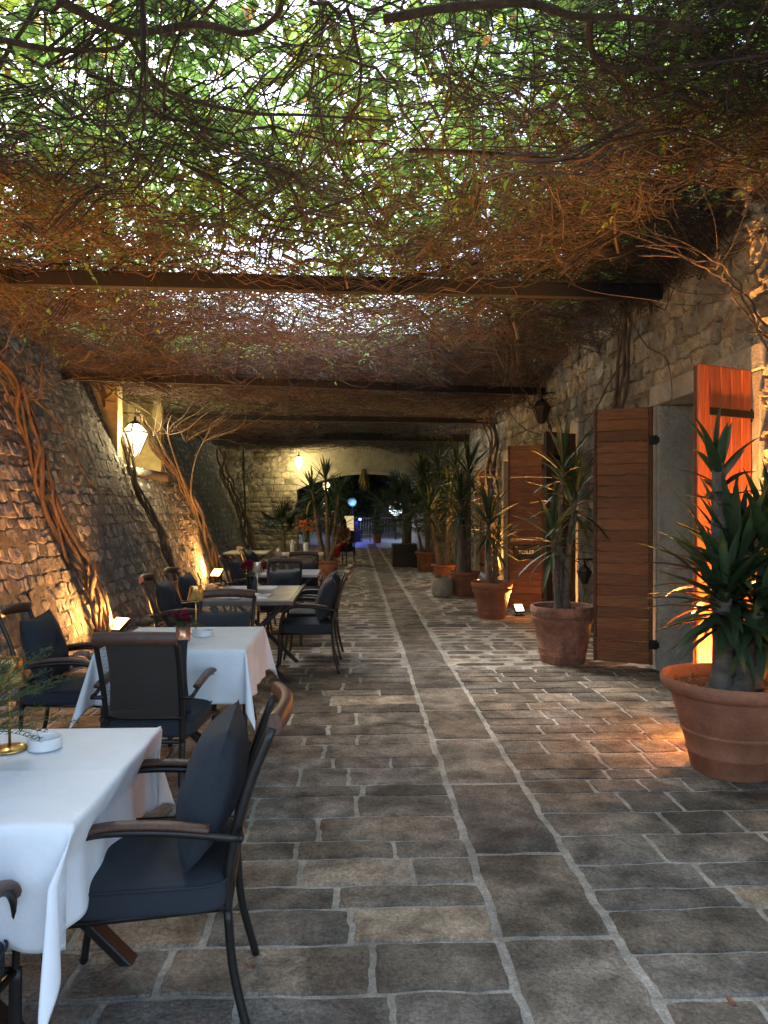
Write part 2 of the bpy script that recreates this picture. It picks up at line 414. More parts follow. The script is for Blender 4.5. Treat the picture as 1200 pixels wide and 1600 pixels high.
child_of_origin(mb.build('niche_plaster', mat('yellow_plaster', (.46, .38, .2), .9, .25, 4, .8, 20, grain=.2), smooth=False), lw)
# loose edge of rubble along the foot of the wall
mb = MB()
for i in range(150):
    yq = random.uniform(3, 22); s = random.uniform(.03, .11)
    P = []; nn = 7
    P = [[(XL + random.uniform(-.02, .22) * 0 + .06 + (i % 5) * .03 + s * math.cos(t) * math.cos(p) * (1 + .25 * fbm(math.cos(t) * 2 + i, p * 2, i)),
           yq + s * 1.3 * math.sin(t) * math.cos(p) * (1 + .25 * fbm(t, p * 2, i)), s * .35 + s * .6 * math.sin(p))
          for p in np.linspace(-1.5, 1.5, 6)] for t in np.linspace(0, 2 * math.pi, 9)]
    mb.grid(np.array(P), rtint())
tag(mb.build('rubble_footing', M['rubble']), kind='stuff', label='loose grey stones along the foot of the sloping wall', cat='rubble')

# ------------------------------------------------------------------ right building
bd = thing('stone_building', 'long limestone building with shuttered doorways on the right', 'building', (XR, 12, 0))
OPEN = [(5.35, 6.95, 0, 2.56), (9.65, 11.1, 0, 2.56), (13.0, 14.35, 0, 2.5), (16.4, 17.8, 0, 2.5), (20, 21.3, 0, 2.5)]
FRW = .17
holes = [(a - FRW, b + FRW, -1, h + .2) for (a, b, _, h) in OPEN]
rc = rows(1.5, 26, 0, 4.7, .13, .25, .17, .46, holes=holes, cuts=[2.70, 2.76])
def ltint():
    k = random.uniform(.62, 1.25); w = random.uniform(-.05, .09); return (k * (1 + w), k, k * (1 - w))
mb = MB()
kw = dict(edge=.024, tints=ltint, tilt=.006, cut=.4)
masonry(mb, [r for r in rc if r[0] < 5.3], (XR + .03, 0, 0), (0, 1, 0), (0, 0, 1), (-1, 0, 0), gap=.006, depth=.025, bulge=.03, rough=.07, nsc=12, step=.028, **kw)
masonry(mb, [r for r in rc if 5.3 <= r[0] < 14], (XR + .03, 0, 0), (0, 1, 0), (0, 0, 1), (-1, 0, 0), gap=.006, depth=.012, bulge=.006, rough=.035, nsc=9, step=.035, **kw)
masonry(mb, [r for r in rc if r[0] >= 14], (XR + .03, 0, 0), (0, 1, 0), (0, 0, 1), (-1, 0, 0), gap=.007, depth=.012, bulge=.008, rough=.02, nsc=7, step=.10, **kw)
child_of_origin(mb.build('wall_stones', M['limestone'], smooth=False), bd)
mb = MB(); prev = 1.5
for (a, b, _, h) in OPEN:
    mb.box((XR + .028, prev, -.1), (XR + .5, a - .1, 4.9)); mb.box((XR + .028, a - .1, h + .1), (XR + .5, b + .1, 4.9)); prev = b + .1
mb.box((XR + .028, prev, -.1), (XR + .5, 60, 4.9)); mb.box((XR + .5, 1.5, 4.6), (XR + 4, 60, 4.9))
child_of_origin(mb.build('wall_core', M['lime_bed'], smooth=False), bd)
for (a, b, _, h) in OPEN:
    mb = MB()
    mb.box((XR - .045, a - FRW, -.02), (XR + .34, a, h), .012); mb.box((XR - .045, b, -.02), (XR + .34, b + FRW, h), .012)
    mb.box((XR - .055, a - FRW - .03, h + .003), (XR + .34, b + FRW + .03, h + .2), .012)
    child_of_origin(mb.build('door_surround', M['dressed'], smooth=False), bd)
# inner doors
for i, (a, b, _, h) in enumerate(OPEN[:2]):
    mb = MB(); mb.box((XR + .27, a, 0), (XR + .33, b, h))
    for k2 in (0, 1):
        y0 = a + (b - a) / 2 * k2
        mb.box((XR + .25, y0 + .02, 0), (XR + .268, y0 + .1, h - .02)); mb.box((XR + .25, y0 + (b - a) / 2 - .1, 0), (XR + .268, y0 + (b - a) / 2 - .02, h - .02))
    d = child_of_origin(mb.build('inner_door', M['plaster'], smooth=False), bd)
def shutter(style, hinge, ang, w, h, z0=.05, name='shutter', side=-1):
    """style 'boards' = horizontal boards in a frame, 'planks' = vertical planks with strap hinges. local: hinge at origin, leaf along +X, face seen = -Y"""
    mm = {'boards': M['wood_brown'], 'red': M['wood_red'], 'dark': M['wood_dark'], 'plain': M['wood_brown']}[style]
    mb = MB(); t = .022
    if style == 'boards':
        n = int(h / .105)
        for i in range(n):
            q = random.uniform(.7, 1.25); mb.box((.035, -t, z0 + i * h / n + .002), (w - .03, t * .3, z0 + (i + 1) * h / n - .002), .006, (q, q, q))
        for (xa, xb) in ((0, .034), (w - .029, w)): mb.box((xa, -t - .006, z0), (xb, t, z0 + h), .004, (.5, .5, .5))
    else:
        n = max(4, int(w / .1))
        for i in range(n):
            q = random.uniform(.8, 1.2); mb.box((i * w / n + .003, -t, z0), ((i + 1) * w / n - .003, t * .3, z0 + h), .008, (q, q, q))
        mb.box((.01, t * .3 + .001, z0 + .01), (w - .01, t + .01, z0 + h - .01), 0, (.25, .25, .25))
    if style == 'boards':
        for z in (z0 + h * .87, z0 + h * .08):
            for sx in np.linspace(.07, w - .06, 7): mb.box((sx - .006, -t - .005, z - .006), (sx + .006, -t + .002, z + .006), .002, (.1, .1, .1))
    for q in mb.v: q[:, 1] *= side
    mb.f = [f[::side] for f in mb.f]
    o = mb.build(name, mm, smooth=False); o.location = hinge; o.rotation_euler = (0, 0, ang)
    for z in (z0 + h * .87, z0 + h * .08):
        hb = MB()
        if style == 'boards':
            hb.box((-.06, -.03, z - .045), (.03, -t - .0075, z + .045), .006); hb.box((-.07, -.045, z - .03), (-.02, .02, z + .03), .006)
        else:
            hb.box((-.05, -t - .012, z - .028), (w * .82, -t - .001, z + .028), .004); hb.box((-.075, -.04, z - .05), (-.02, .02, z + .05), .006)
        for q in hb.v: q[:, 1] *= side
        hb.f = [f[::side] for f in hb.f]
        hb.build('strap_hinge', M['iron'], o, smooth=False)
    child_of_origin(o, bd); return o
XW = XR - .07
def leafang(dx, dy): return math.atan2(dy, dx)
s = shutter('boards', (XW, 7.02, 0), leafang(-.47, .26), .56, 2.5); s['label'] = 'brown shutter leaf of horizontal boards, tallest in view, behind the second large pot'
s = shutter('boards', (XW, 11.12, 0), leafang(-.47, .24), .56, 2.5); s['label'] = 'brown shutter leaf of horizontal boards beside the toilet sign'
# leaves hinged on the near jamb: mirrored so the camera sees the strap side
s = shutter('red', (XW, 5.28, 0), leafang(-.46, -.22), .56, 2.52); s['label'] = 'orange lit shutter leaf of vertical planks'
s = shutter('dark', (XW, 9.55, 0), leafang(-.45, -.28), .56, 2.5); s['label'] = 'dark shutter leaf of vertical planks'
for (a, b, _, h) in OPEN[2:]:
    hw = (b - a) / 2 - .01
    shutter('plain', (XR + .1, a + .004, 0), math.pi / 2, hw, h - .07)
    shutter('plain', (XR + .1, b - .004, 0), -math.pi / 2, hw, h - .07, side=1)
for o in [c for c in bd.children if c.name.startswith('shutter')]:
    pass

# ------------------------------------------------------------------ end wall with the flat arch
YA = 23.5
ew = thing('arch_wall', 'pale stone wall with a wide flat arch across the passage', 'wall', (0, YA, 0))
mb = MB(); rc = rows(-4.4, -1.85, 0, 4.6, .13, .22, .2, .5); rc2 = rows(2.62, 2.95, 0, 4.6, .13, .22, .2, .5)
masonry(mb, rc + rc2, (0, YA, 0), (1, 0, 0), (0, 0, 1), (0, -1, 0), gap=.006, depth=.012, bulge=.006, rough=.03, edge=.02, tints=ltint, step=.06, cut=.4)
child_of_origin(mb.build('stones', M['limestone'], smooth=False), ew)
mb = MB(); mb.box((-5.5, YA + .002, -.1), (-1.85, YA + .8, 4.8)); child_of_origin(mb.build('joints', M['lime_bed'], smooth=False), ew); mb = MB(); mb.box((2.62, YA + .002, -.1), (3.0, YA + .8, 4.8))
child_of_origin(mb.build('joints', M['lime_bed'], smooth=False), ew)
xs = np.linspace(-1.85, 2.62, 25); zb = 2.74 - .50 * ((xs - .385) / 2.235) ** 2
mb = MB()
P = np.array([[(x, YA - .03, z), (x, YA - .03, 3.3), (x, YA - .03, 4.8)] for x, z in zip(xs, zb)]); mb.grid(P[::-1])
P = np.array([[(x, YA - .03, z), (x, YA + .8, z)] for x, z in zip(xs, zb)]); mb.grid(P)
P = np.array([[(x, YA + .8, z), (x, YA + .8, 4.8)] for x, z in zip(xs, zb)]); mb.grid(P)
child_of_origin(mb.build('arch_lintel', M['plaster'], smooth=False), ew)
mb = MB()
P1 = [(x, YA - .09, z - .05) for x, z in zip(xs, zb)]; P2 = [(x, YA - .09, z + .03) for x, z in zip(xs, zb)]
mb.grid(np.array([P1, P2])); mb.grid(np.array([P1, [(x, YA - .02, z) for (x, _, z) in P1]])); mb.grid(np.array([P2, [(x, YA - .02, z) for (x, _, z) in P2]]))
child_of_origin(mb.build('arch_rib', M['dressed'], smooth=False), ew)
# walls of the passage beyond
bw = MB(); bw.box((-3.4, YA + .81, -.1), (-2.9, 33, 4.6)); bw.box((-12, 33.01, -.1), (-2.9, 33.5, 4.6))
tag(bw.build('passage_wall', M['plaster'], smooth=False), 'plain dark wall of the passage beyond the arch on the left', 'wall')

# ------------------------------------------------------------------ pergola beams
def beam(p, q, w, h, label, grp='dark cross beams of the pergola'):
    p, q = Vector(p), Vector(q); L = (q - p).length; mb = MB(); mb.box((0, -w / 2, -h / 2), (L, w / 2, h / 2), .004)
    mb.box((0, -w / 2 - .02, h / 2 + .002), (L, w / 2 + .02, h / 2 + .012), 0)
    o = mb.build('pergola_beam', M['beam'], smooth=False); o.location = p
    o.rotation_euler = (q - p).to_track_quat('X', 'Z').to_euler(); return tag(o, label, 'beam', grp)
beam((-4.5, 6.85, 3.68), (2.97, 7.0, 3.64), .09, .125, 'thick black cross beam nearest the camera, full width of the vine roof')
beam((-4.3, 10.9, 3.50), (2.97, 11.4, 3.39), .07, .10, 'second black cross beam from the camera, above the wall lanterns')
beam((-4.4, 15.0, 3.44), (2.97, 15.3, 3.40), .10, .10, 'third dark cross beam, half hidden in brown twigs')
beam((-4.4, 18.8, 3.46), (2.97, 19.1, 3.42), .12, .18, 'fourth dark cross beam, close before the arch')
beam((-4.4, 3.0 - 1.0, 3.9), (2.97, 1.9, 3.9), .10, .15, 'black cross beam over the nearest table, above the frame')

# ------------------------------------------------------------------ vine roof: twigs
def vnoise(x, y, s, seed):
    r = np.random.default_rng(seed); G = r.random((64, 64))
    X = x * s + 20; Y = y * s + 20; i = np.floor(X).astype(int); j = np.floor(Y).astype(int); fx = X - i; fy = Y - j
    fx = fx * fx * (3 - 2 * fx); fy = fy * fy * (3 - 2 * fy); g = lambda a, b: G[a % 64, b % 64]
    return (g(i, j) * (1 - fx) * (1 - fy) + g(i + 1, j) * fx * (1 - fy) + g(i, j + 1) * (1 - fx) * fy + g(i + 1, j + 1) * fx * fy)
def roofz(x, y):
    base = np.interp(y, [0, 7, 11, 15, 24], [3.97, 3.83, 3.72, 3.58, 3.55])
    return base + (vnoise(x, y, .55, 3) - .5) * .30
def tubes(P, rad, sides, tint):      # P (N,S,3), rad (N,S)
    N_, S_ = P.shape[:2]; T = np.gradient(P, axis=1); T /= np.linalg.norm(T, axis=2, keepdims=True) + 1e-9
    ref = np.array([0.13, .21, .97]); A = np.cross(T, ref); A /= np.linalg.norm(A, axis=2, keepdims=True) + 1e-9; B = np.cross(T, A)
    ang = np.arange(sides) * 2 * math.pi / sides
    V = P[:, :, None] + rad[:, :, None, None] * (np.cos(ang)[None, None, :, None] * A[:, :, None] + np.sin(ang)[None, None, :, None] * B[:, :, None])
    V = V.reshape(-1, 3)
    n, s_, k = np.meshgrid(np.arange(N_), np.arange(S_ - 1), np.arange(sides), indexing='ij')
    b = n * S_ * sides + s_ * sides; k2 = (k + 1) % sides
    Q = np.stack([b + k, b + k2, b + sides + k2, b + sides + k], -1).reshape(-1, 4)
    C = np.repeat(tint, S_ * sides, axis=0); return V, Q, C
def twigset(N_, yr, rmin, rmax, lmin, lmax, S_, dz0, dz1, sides=3, curl=.3, xbias=.5, xr=(-4.3, 2.95), seed=1, dens=None, wav=.05, rep=1, off=.05):
    r = np.random.default_rng(seed); x = r.uniform(*xr, N_); yv = r.uniform(*yr, N_)
    if dens is not None:
        keep = r.random(N_) < dens(x, yv); x, yv = x[keep], yv[keep]; N_ = len(x)
    th = r.uniform(0, 2 * math.pi, N_); th = np.where(r.random(N_) < xbias, r.normal(0, .35, N_) + math.pi * (r.random(N_) < .5), th)
    L = r.uniform(lmin, lmax, N_); stp = L / (S_ - 1)
    dth = np.cumsum(r.normal(0, curl, (N_, S_)), axis=1) + np.outer(r.normal(0, .12, N_), np.arange(S_)); a = th[:, None] + dth
    X = x[:, None] + np.cumsum(np.cos(a), 1) * stp[:, None]; Y = yv[:, None] + np.cumsum(np.sin(a), 1) * stp[:, None]
    h = r.uniform(dz0, dz1, N_)[:, None]; wz = np.cumsum(r.normal(0, wav, (N_, S_)), 1); wz -= wz.mean(1, keepdims=True)
    Z = roofz(X, Y) + h + wz * L[:, None] * .5
    if rep > 1:
        def spread(A, amp):
            A = np.repeat(A, rep, axis=0); n = len(A); o = np.cumsum(r.normal(0, 1, (n, A.shape[1])), 1) / math.sqrt(A.shape[1]) + r.normal(0, 1, (n, 1)); return A + o * amp
        X, Y, Z = spread(X, off), spread(Y, off), spread(Z, off * .6); N_ = len(X)
    X = np.clip(X, -4.6, 2.93)
    P = np.stack([X, Y, Z], -1); rr = r.uniform(rmin, rmax, N_) ** 1
    tp = np.linspace(1, .35, S_)[None, :]; rad = rr[:, None] * tp
    k = r.uniform(.55, 1.6, N_); tint = np.stack([k * 1.0, k * r.uniform(.9, 1.05, N_), k * r.uniform(.8, 1.1, N_)], -1)
    return tubes(P, rad, sides, tint)
sets = []
nearD = lambda x, y: np.clip(.25 + 1.1 * vnoise(x, y, .9, 5), .1, 1) * np.clip(.55 + .45 * (np.abs(x - .1) / 2.0) ** 1.3 + (y > 5) * .35, 0, 1)
sets.append(twigset(100, (1.6, 12), .008, .018, 1.8, 4.5, 26, -.05, .25, 5, .085, .45, seed=11, wav=.04))
sets.append(twigset(2400, (1.2, 12.5), .003, .0085, 1.0, 3.6, 20, -.08, .30, 4, .075, .65, seed=12, dens=nearD))
sets.append(twigset(230, (1.2, 12.3), .0025, .0065, 1.4, 4.2, 22, -.08, .22, 4, .10, .72, seed=51, dens=nearD, rep=11, off=.06))
sets.append(twigset(110, (11, 24), .004, .009, 1.4, 4.2, 14, -.1, .2, 3, .10, .72, seed=52, rep=11, off=.07))
sets.append(twigset(5200, (1.2, 12.5), .0016, .004, .4, 1.6, 10, -.06, .34, 3, .19, .5, seed=13, dens=nearD))
sets.append(twigset(900, (6.5, 12.8), .003, .007, .5, 2.0, 12, -.08, .25, 3, .24, .6, seed=14))
sets.append(twigset(5600, (1.2, 12.5), .002, .005, .4, 1.6, 10, -.08, .35, 3, .2, .3, xr=(1.2, 2.9), seed=15))
sets.append(twigset(2600, (3.5, 12.5), .002, .005, .4, 1.6, 12, -.10, .30, 3, .26, .3, xr=(-4.4, -2.3), seed=16))
sets.append(twigset(7500, (11.8, 24), .004, .010, .5, 2.2, 9, -.12, .25, 3, .26, .55, seed=17))
# fine ends that dangle below the roof
def dangles(N_, yr, seed, lmax=.35, xr=(-4.2, 2.9)):
    r = np.random.default_rng(seed); x = r.uniform(*xr, N_); yv = r.uniform(*yr, N_); L = r.uniform(.06, lmax, N_) ** 1; S_ = 5
    t = np.linspace(0, 1, S_)[None]; ox = np.cumsum(r.normal(0, .018, (N_, S_)), 1); oy = np.cumsum(r.normal(0, .018, (N_, S_)), 1)
    P = np.stack([x[:, None] + ox, yv[:, None] + oy, roofz(x, yv)[:, None] + .02 - t * L[:, None]], -1)
    k = r.uniform(.6, 1.3, N_); return tubes(P, np.full((N_, S_), .0016) * (1 + (yv > 8)[:, None] * 1.0), 3, np.stack([k, k, k], -1))
sets.append(dangles(700, (3, 12), 21)); sets.append(dangles(1800, (10, 23), 22, .4))
def joinsets(sets):
    V = []; Q = []; C = []; n = 0
    for v, q, c in sets: V.append(v); Q.append(q + n); C.append(c); n += len(v)
    return np.concatenate(V), np.concatenate(Q), np.concatenate(C)
sets.append(twigset(1200, (-3, 1.6), .003, .008, .5, 2.0, 10, -.05, .4, 3, .24, .5, seed=18))  # unseen twigs added behind the camera to hold back the light
V_, Q_, C_ = joinsets(sets)
tag(fastmesh('vine_twigs', V_, Q_, C_, M['twig'], smooth=True), 'tangle of bare brown vine twigs hanging over the passage', 'twigs', kind='stuff')

# leaves
def leafgeo(P, D, Nn, L, W, tint, fold=.25):      # arrays (N,3),(N,3),(N,3),(N,),(N,)
    S = np.cross(D, Nn); S /= np.linalg.norm(S, axis=1, keepdims=True) + 1e-9; Nn = np.cross(S, D)
    l = L[:, None]; w = W[:, None]
    b = P; m1 = P + D * l * .35; m2 = P + D * l * .7 - Nn * l * .06; tip = P + D * l - Nn * l * .16
    up = Nn * w * fold
    V = np.stack([b, m1 + S * w * .5 + up, m1, m1 - S * w * .5 + up, m2 + S * w * .38 + up, m2, m2 - S * w * .38 + up, tip], 1).reshape(-1, 3)
    n = np.arange(len(P))[:, None] * 8
    q = np.array([[0, 1, 2, 2], [0, 2, 3, 3], [1, 4, 5, 2], [2, 5, 6, 3], [4, 7, 5, 5], [5, 7, 6, 6]])
    tri = np.array([[0, 1, 2], [0, 2, 3], [1, 4, 5], [1, 5, 2], [2, 5, 6], [2, 6, 3], [4, 7, 5], [5, 7, 6]])
    Q = (n[:, :, None] + tri[None]).reshape(-1, 3)
    return V, Q, np.repeat(tint, 8, axis=0)
def unit(a): return a / (np.linalg.norm(a, axis=-1, keepdims=True) + 1e-9)
def sprays(N_, yr, dz, nl=11, L=(.055, .10), seed=1, dens=None, xr=(-4.6, 3.2), warm=.12):
    r = np.random.default_rng(seed); x = r.uniform(*xr, N_); yv = r.uniform(*yr, N_)
    if dens is not None: kp = r.random(N_) < dens(x, yv); x, yv = x[kp], yv[kp]; N_ = len(x)
    z = roofz(x, yv) + r.uniform(*dz, N_)
    th = r.uniform(0, 2 * math.pi, N_); dip = r.uniform(-.2, 1.1, N_)
    D = np.stack([np.cos(th) * np.cos(dip), np.sin(th) * np.cos(dip), -np.sin(dip)], -1)
    O = np.stack([x, yv, z], -1); LL = r.uniform(.22, .42, N_)
    side = unit(np.cross(D, np.array([0, 0, 1.])) + 1e-6); base_k = r.uniform(.7, 1.25, N_); hue = r.random(N_)
    out = []
    for i in range(nl):
        t = (i // 2 + 1) / (nl // 2 + 1); sg = 1 if i % 2 else -1
        if i == nl - 1: dr = D + r.normal(0, .15, (N_, 3)); t = 1.0
        else: dr = D * .55 + side * sg * .9 + r.normal(0, .28, (N_, 3)) - np.array([0, 0, .25])
        p = O + D * (LL * t)[:, None] - np.array([0, 0, .12]) * (t * t * LL)[:, None]
        l = r.uniform(*L, N_); nn = unit(np.array([0, 0, 1.]) + r.normal(0, .35, (N_, 3)))
        yel = (hue > .80)[:, None]; brn = (r.random(N_) < warm * .35)[:, None]
        k = (base_k * r.uniform(.75, 1.25, N_))[:, None]
        c = np.where(yel, np.array([1.7, 1.15, .7]), np.array([1, 1, 1.])) * k
        c = np.where(brn, np.array([2.0, .6, .8]) * k, c)
        out.append(leafgeo(p, unit(dr), nn, l, l * r.uniform(.38, .5, N_), c))
    return joinsets(out)
def leafD(x, y):
    n = vnoise(x, y, .8, 9) * .65 + vnoise(x, y, 2.4, 10) * .35
    hole = np.exp(-(((x - .1) / 1.7) ** 2 + ((y - 3.2) / 1.1) ** 2)) * .9 + np.exp(-(((x + .9) / 1.5) ** 2 + ((y - 8.8) / 1.3) ** 2)) * .7 + np.exp(-(((x + .4) / 1.0) ** 2 + ((y - 5.0) / .6) ** 2)) * .35
    return np.clip((n - .20) * 2.4 - hole + .2 * (x < -1.6) + .2 * (x > 1.5), .03, 1)
ls = [sprays(170, (2, 12), (.0, .35), 7, (.05, .09), seed=39), sprays(900, (-3, 1.3), (.3, 1.0), 9, (.07, .12), seed=36),  # second set: unseen leaves added behind the camera for shade
      sprays(5600, (1.3, 8.2), (.34, 1.3), L=(.075, .135), seed=31, dens=leafD),
      sprays(1900, (7.8, 13), (.42, 1.1), 9, (.07, .12), seed=32, dens=lambda x, y: np.clip(leafD(x, y) - .05 + .25 * (x > 1.2), .05, 1)),
      sprays(1500, (1.3, 13), (.35, .9), 9, seed=33, xr=(1.7, 3.2)), sprays(900, (1.3, 12), (.35, .9), 9, seed=35, xr=(-4.6, -2.6)),
      sprays(7500, (12.5, 24.5), (.45, .9), 7, (.09, .16), seed=34)]
V_, Q_, C_ = joinsets(ls)
tag(fastmesh('vine_leaves', V_, Q_, C_, M['leaf']), 'backlit green leaves of the vine roof against the sky', 'leaves', kind='stuff')

# ------------------------------------------------------------------ climbing vine trunks
def spline(pts, n=10):
    pts = [np.array(p, float) for p in pts]; P = [2 * pts[0] - pts[1]] + pts + [2 * pts[-1] - pts[-2]]; out = []
    for i in range(1, len(P) - 2):
        for t in np.linspace(0, 1, n, endpoint=False):
            a, b, c, d = P[i - 1:i + 3]
            out.append(.5 * (2 * b + (c - a) * t + (2 * a - 5 * b + 4 * c - d) * t * t + (3 * b - a - 3 * c + d) * t ** 3))
    out.append(pts[-1]); return np.array(out)
def strands(mb, path, n, rs, spread, twist, seed=0, jit=.03):
    T = np.gradient(path, axis=0); T = unit(T); A = unit(np.cross(T, np.array([0.2, 1, .1]))); B = np.cross(T, A)
    m = len(path); s = np.linspace(0, 1, m)
    for k in range(n):
        ph = 2 * math.pi * k / n + seed; sp = spread * random.uniform(.6, 1.2)
        a = ph + twist * s * 2 * math.pi + np.array([noise.noise((q * 6, k, seed)) for q in s]) * 1.5
        j = np.array([[noise.noise((q * 7, k * 3.1, seed + 5)), noise.noise((q * 7, k * 3.1, seed + 8)), 0] for q in s]) * jit
        p = path + A * (np.cos(a) * sp)[:, None] + B * (np.sin(a) * sp)[:, None] + j
        r0 = rs * random.uniform(.55, 1.15); rr = r0 * (1.15 - .5 * s) * np.array([1 + .3 * noise.noise((q * 22, k, seed)) for q in s])
        q = random.uniform(.7, 1.3); mb.tube(p, rr, 8, (q, q, q), wob=.10)
def vine(pts, n, rs, spread, twist, label, extra=(), seed=0, name='climbing_vine', group='woody vines climbing the walls', jit=.05):
    root = thing(name, label, 'vine', tuple(pts[0]), 0, group)
    mb = MB(); strands(mb, spline(pts, 12), n, rs, spread, twist, seed, jit); child_of_origin(mb.build('trunk', M['bark']), root)
    if extra:
        mb = MB()
        for (pp, r0) in extra:
            sp = spline(pp, 8); mb.tube(sp, np.linspace(r0, r0 * .35, len(sp)), 6, (1.1, 1.1, 1.1), wob=.08)
        child_of_origin(mb.build('side_branch', M['bark']), root)
    return root
def rndbranches(starts, n, spread, lift, r0=.006, seed=1):
    rr = random.Random(seed); out = []
    for i in range(n):
        a = Vector(rr.choice(starts)); p = [a]; d = Vector((rr.uniform(-.2, 1) * spread, rr.uniform(-1, 1) * spread, lift * rr.uniform(.6, 1.3)))
        for _ in range(4):
            d = d * .9 + Vector((rr.uniform(-.12, .16), rr.uniform(-.15, .15), rr.uniform(-.06, .10))); p.append(p[-1] + d * rr.uniform(.7, 1.2))
        out.append(([tuple(q) for q in p], r0 * rr.uniform(.6, 1.6)))
    return out
LO = .11
p1 = [atL(172, 1010, LO), atL(160, 960, LO), atL(138, 905, LO), atL(112, 860, LO), atL(80, 790, LO), atL(68, 745, LO), atL(52, 690, LO), atL(30, 630, LO), atL(2, 575, LO), atL(-40, 520, LO), atL(-60, 470, .2)]
v1 = vine(p1, 6, .027, .085, 1.7, 'thickest twisted vine trunk on the sloping wall, rising from the near floodlight',
     extra=[([atL(70, 770, LO), atL(58, 700, LO), atL(80, 700, LO - .02), atL(95, 690, LO), atL(120, 690, LO)], .006),
            ([atL(5, 560, LO), atL(50, 620, LO), atL(85, 655, LO), atL(120, 720, LO), atL(150, 762, LO), atL(185, 765, LO), atL(205, 745, LO)], .016),
            ([atL(15, 620, LO), atL(60, 620, .25), atL(65, 570, .4), atL(75, 540, .5)], .02)] + rndbranches([tuple(p1[-3]), tuple(p1[-2]), tuple(p1[-4])], 16, .22, .14, .005, 3), seed=1)
p2 = [atL(277, 905, LO), atL(262, 865, LO), atL(250, 830, LO), atL(228, 790, LO), atL(212, 752, LO), atL(198, 700, LO), atL(180, 655, LO), atL(162, 622, LO), atL(150, 590, .2), atL(140, 570, .3)]
v2 = vine(p2, 5, .025, .055, 2.6, 'twisted vine trunk in the middle of the sloping wall, rising left of the lit lantern', extra=rndbranches([tuple(p2[-2]), tuple(p2[-3])], 14, .35, .18, .008, 4), seed=2)
p3 = [atL(352, 908, LO), atL(338, 880, LO), atL(325, 845, LO), atL(308, 800, LO), atL(290, 765, LO), atL(272, 735, LO), atL(245, 700, LO), atL(225, 665, LO), atL(215, 645, .3)]
ex = [([p3[3], atL(298, 770, .4), atL(305, 720, .8), atL(318, 690, 1.1), atL(330, 668, 1.4)], .022),
      ([atL(304, 712, .8), atL(330, 690, 1.0), atL(360, 675, 1.3)], .010), ([p3[4], atL(268, 700, .5), atL(262, 670, .8), atL(268, 648, 1.0)], .020),
      ([p3[5], atL(250, 690, .6), atL(240, 665, .9), atL(236, 645, 1.1)], .014)]
ex += rndbranches([tuple(atL(290, 690, .7)), tuple(atL(262, 680, .7)), tuple(atL(240, 680, .5)), tuple(atL(318, 690, 1.1))], 34, .32, .14, .007, 5)
v3 = vine(p3, 6, .028, .07, 1.8, 'orange lit vine trunk beside the far floodlight, fanning into pale branches at the top', ex, seed=3)
p4 = [atY(398, 880, 19.5), atY(385, 830, 19.3), atY(368, 780, 19), atY(352, 740, 18.7), atY(345, 700, 18.5)]
vine(p4, 4, .05, .1, 1, 'dark vine trunk before the far end wall', seed=4)
# right wall vines
def onR(px, py, off=.12): return tuple(atR(px, py, off))
q1 = [onR(948, 1043, .35), onR(940, 980, .25), onR(943, 900, .18), onR(938, 820, .15), onR(945, 740, .14), onR(960, 660, .14), onR(972, 600, .14), onR(978, 540, .16), onR(985, 490, .2)]
vine(q1, 5, .022, .05, 1.0, 'dark bundle of vine stems on the right wall behind the second pot',
     extra=[([onR(978, 560), onR(950, 600), onR(930, 640), onR(905, 660), onR(880, 640)], .012), ([onR(985, 500), onR(1010, 540), onR(1040, 560), onR(1050, 610), onR(1045, 640)], .007)] +
     rndbranches([onR(975, 520, .2), onR(985, 490, .2)], 18, -.22, .06, .005, 8), seed=6)
q2 = [onR(772, 900, .15), onR(768, 850, .15), onR(775, 790, .15), onR(768, 740, .15), onR(772, 690, .16), onR(760, 650, .3), onR(765, 625, .4)]
ex2 = [([onR(768, 900), onR(800, 880, .2), onR(815, 842, .2), onR(795, 838, .35), onR(785, 800, .3)], .012)]
for (a, b) in (((796, 742), (822, 760)), ((798, 768), (822, 788)), ((800, 800), (822, 780)), ((794, 820), (820, 816)), ((790, 835), (822, 842)), ((794, 846), (818, 850))):
    ex2.append(([onR(a[0], a[1], .2), onR((a[0] + b[0]) / 2, (a[1] + b[1]) / 2 - 4, .32), onR(b[0], b[1], .36)], .009))
vine(q2, 6, .03, .09, 1.3, 'matted vine climbing the right wall beside the farther closed shutters', extra=ex2 + rndbranches([onR(765, 640, .4), onR(775, 660, .3)], 20, -.2, .07, .006, 9), seed=7)
q3_ = 0
q3 = [onR(1215, 560, .2), onR(1180, 500, .2), onR(1150, 450, .25), onR(1120, 420, .4), onR(1080, 400, .7), onR(1000, 390, 1.2)]
vine(q3, 3, .009, .035, 1, 'vine branch arching off the orange lit wall at the upper right', extra=rndbranches([onR(1160, 460, .2), onR(1120, 420, .4), onR(1190, 520, .2)], 22, -.22, .03, .004, 10), seed=8)
q4 = [onR(866, 690), onR(850, 640), onR(838, 600), onR(820, 560, .3)]
vine(q4, 2, .014, .02, 1, 'thin vine above the black wall lantern', extra=[([onR(845, 680), onR(820, 670, .2), onR(800, 650, .3), onR(785, 625, .4)], .012)] + rndbranches([onR(840, 640, .2)], 12, -.2, .08, .008, 12), seed=9)

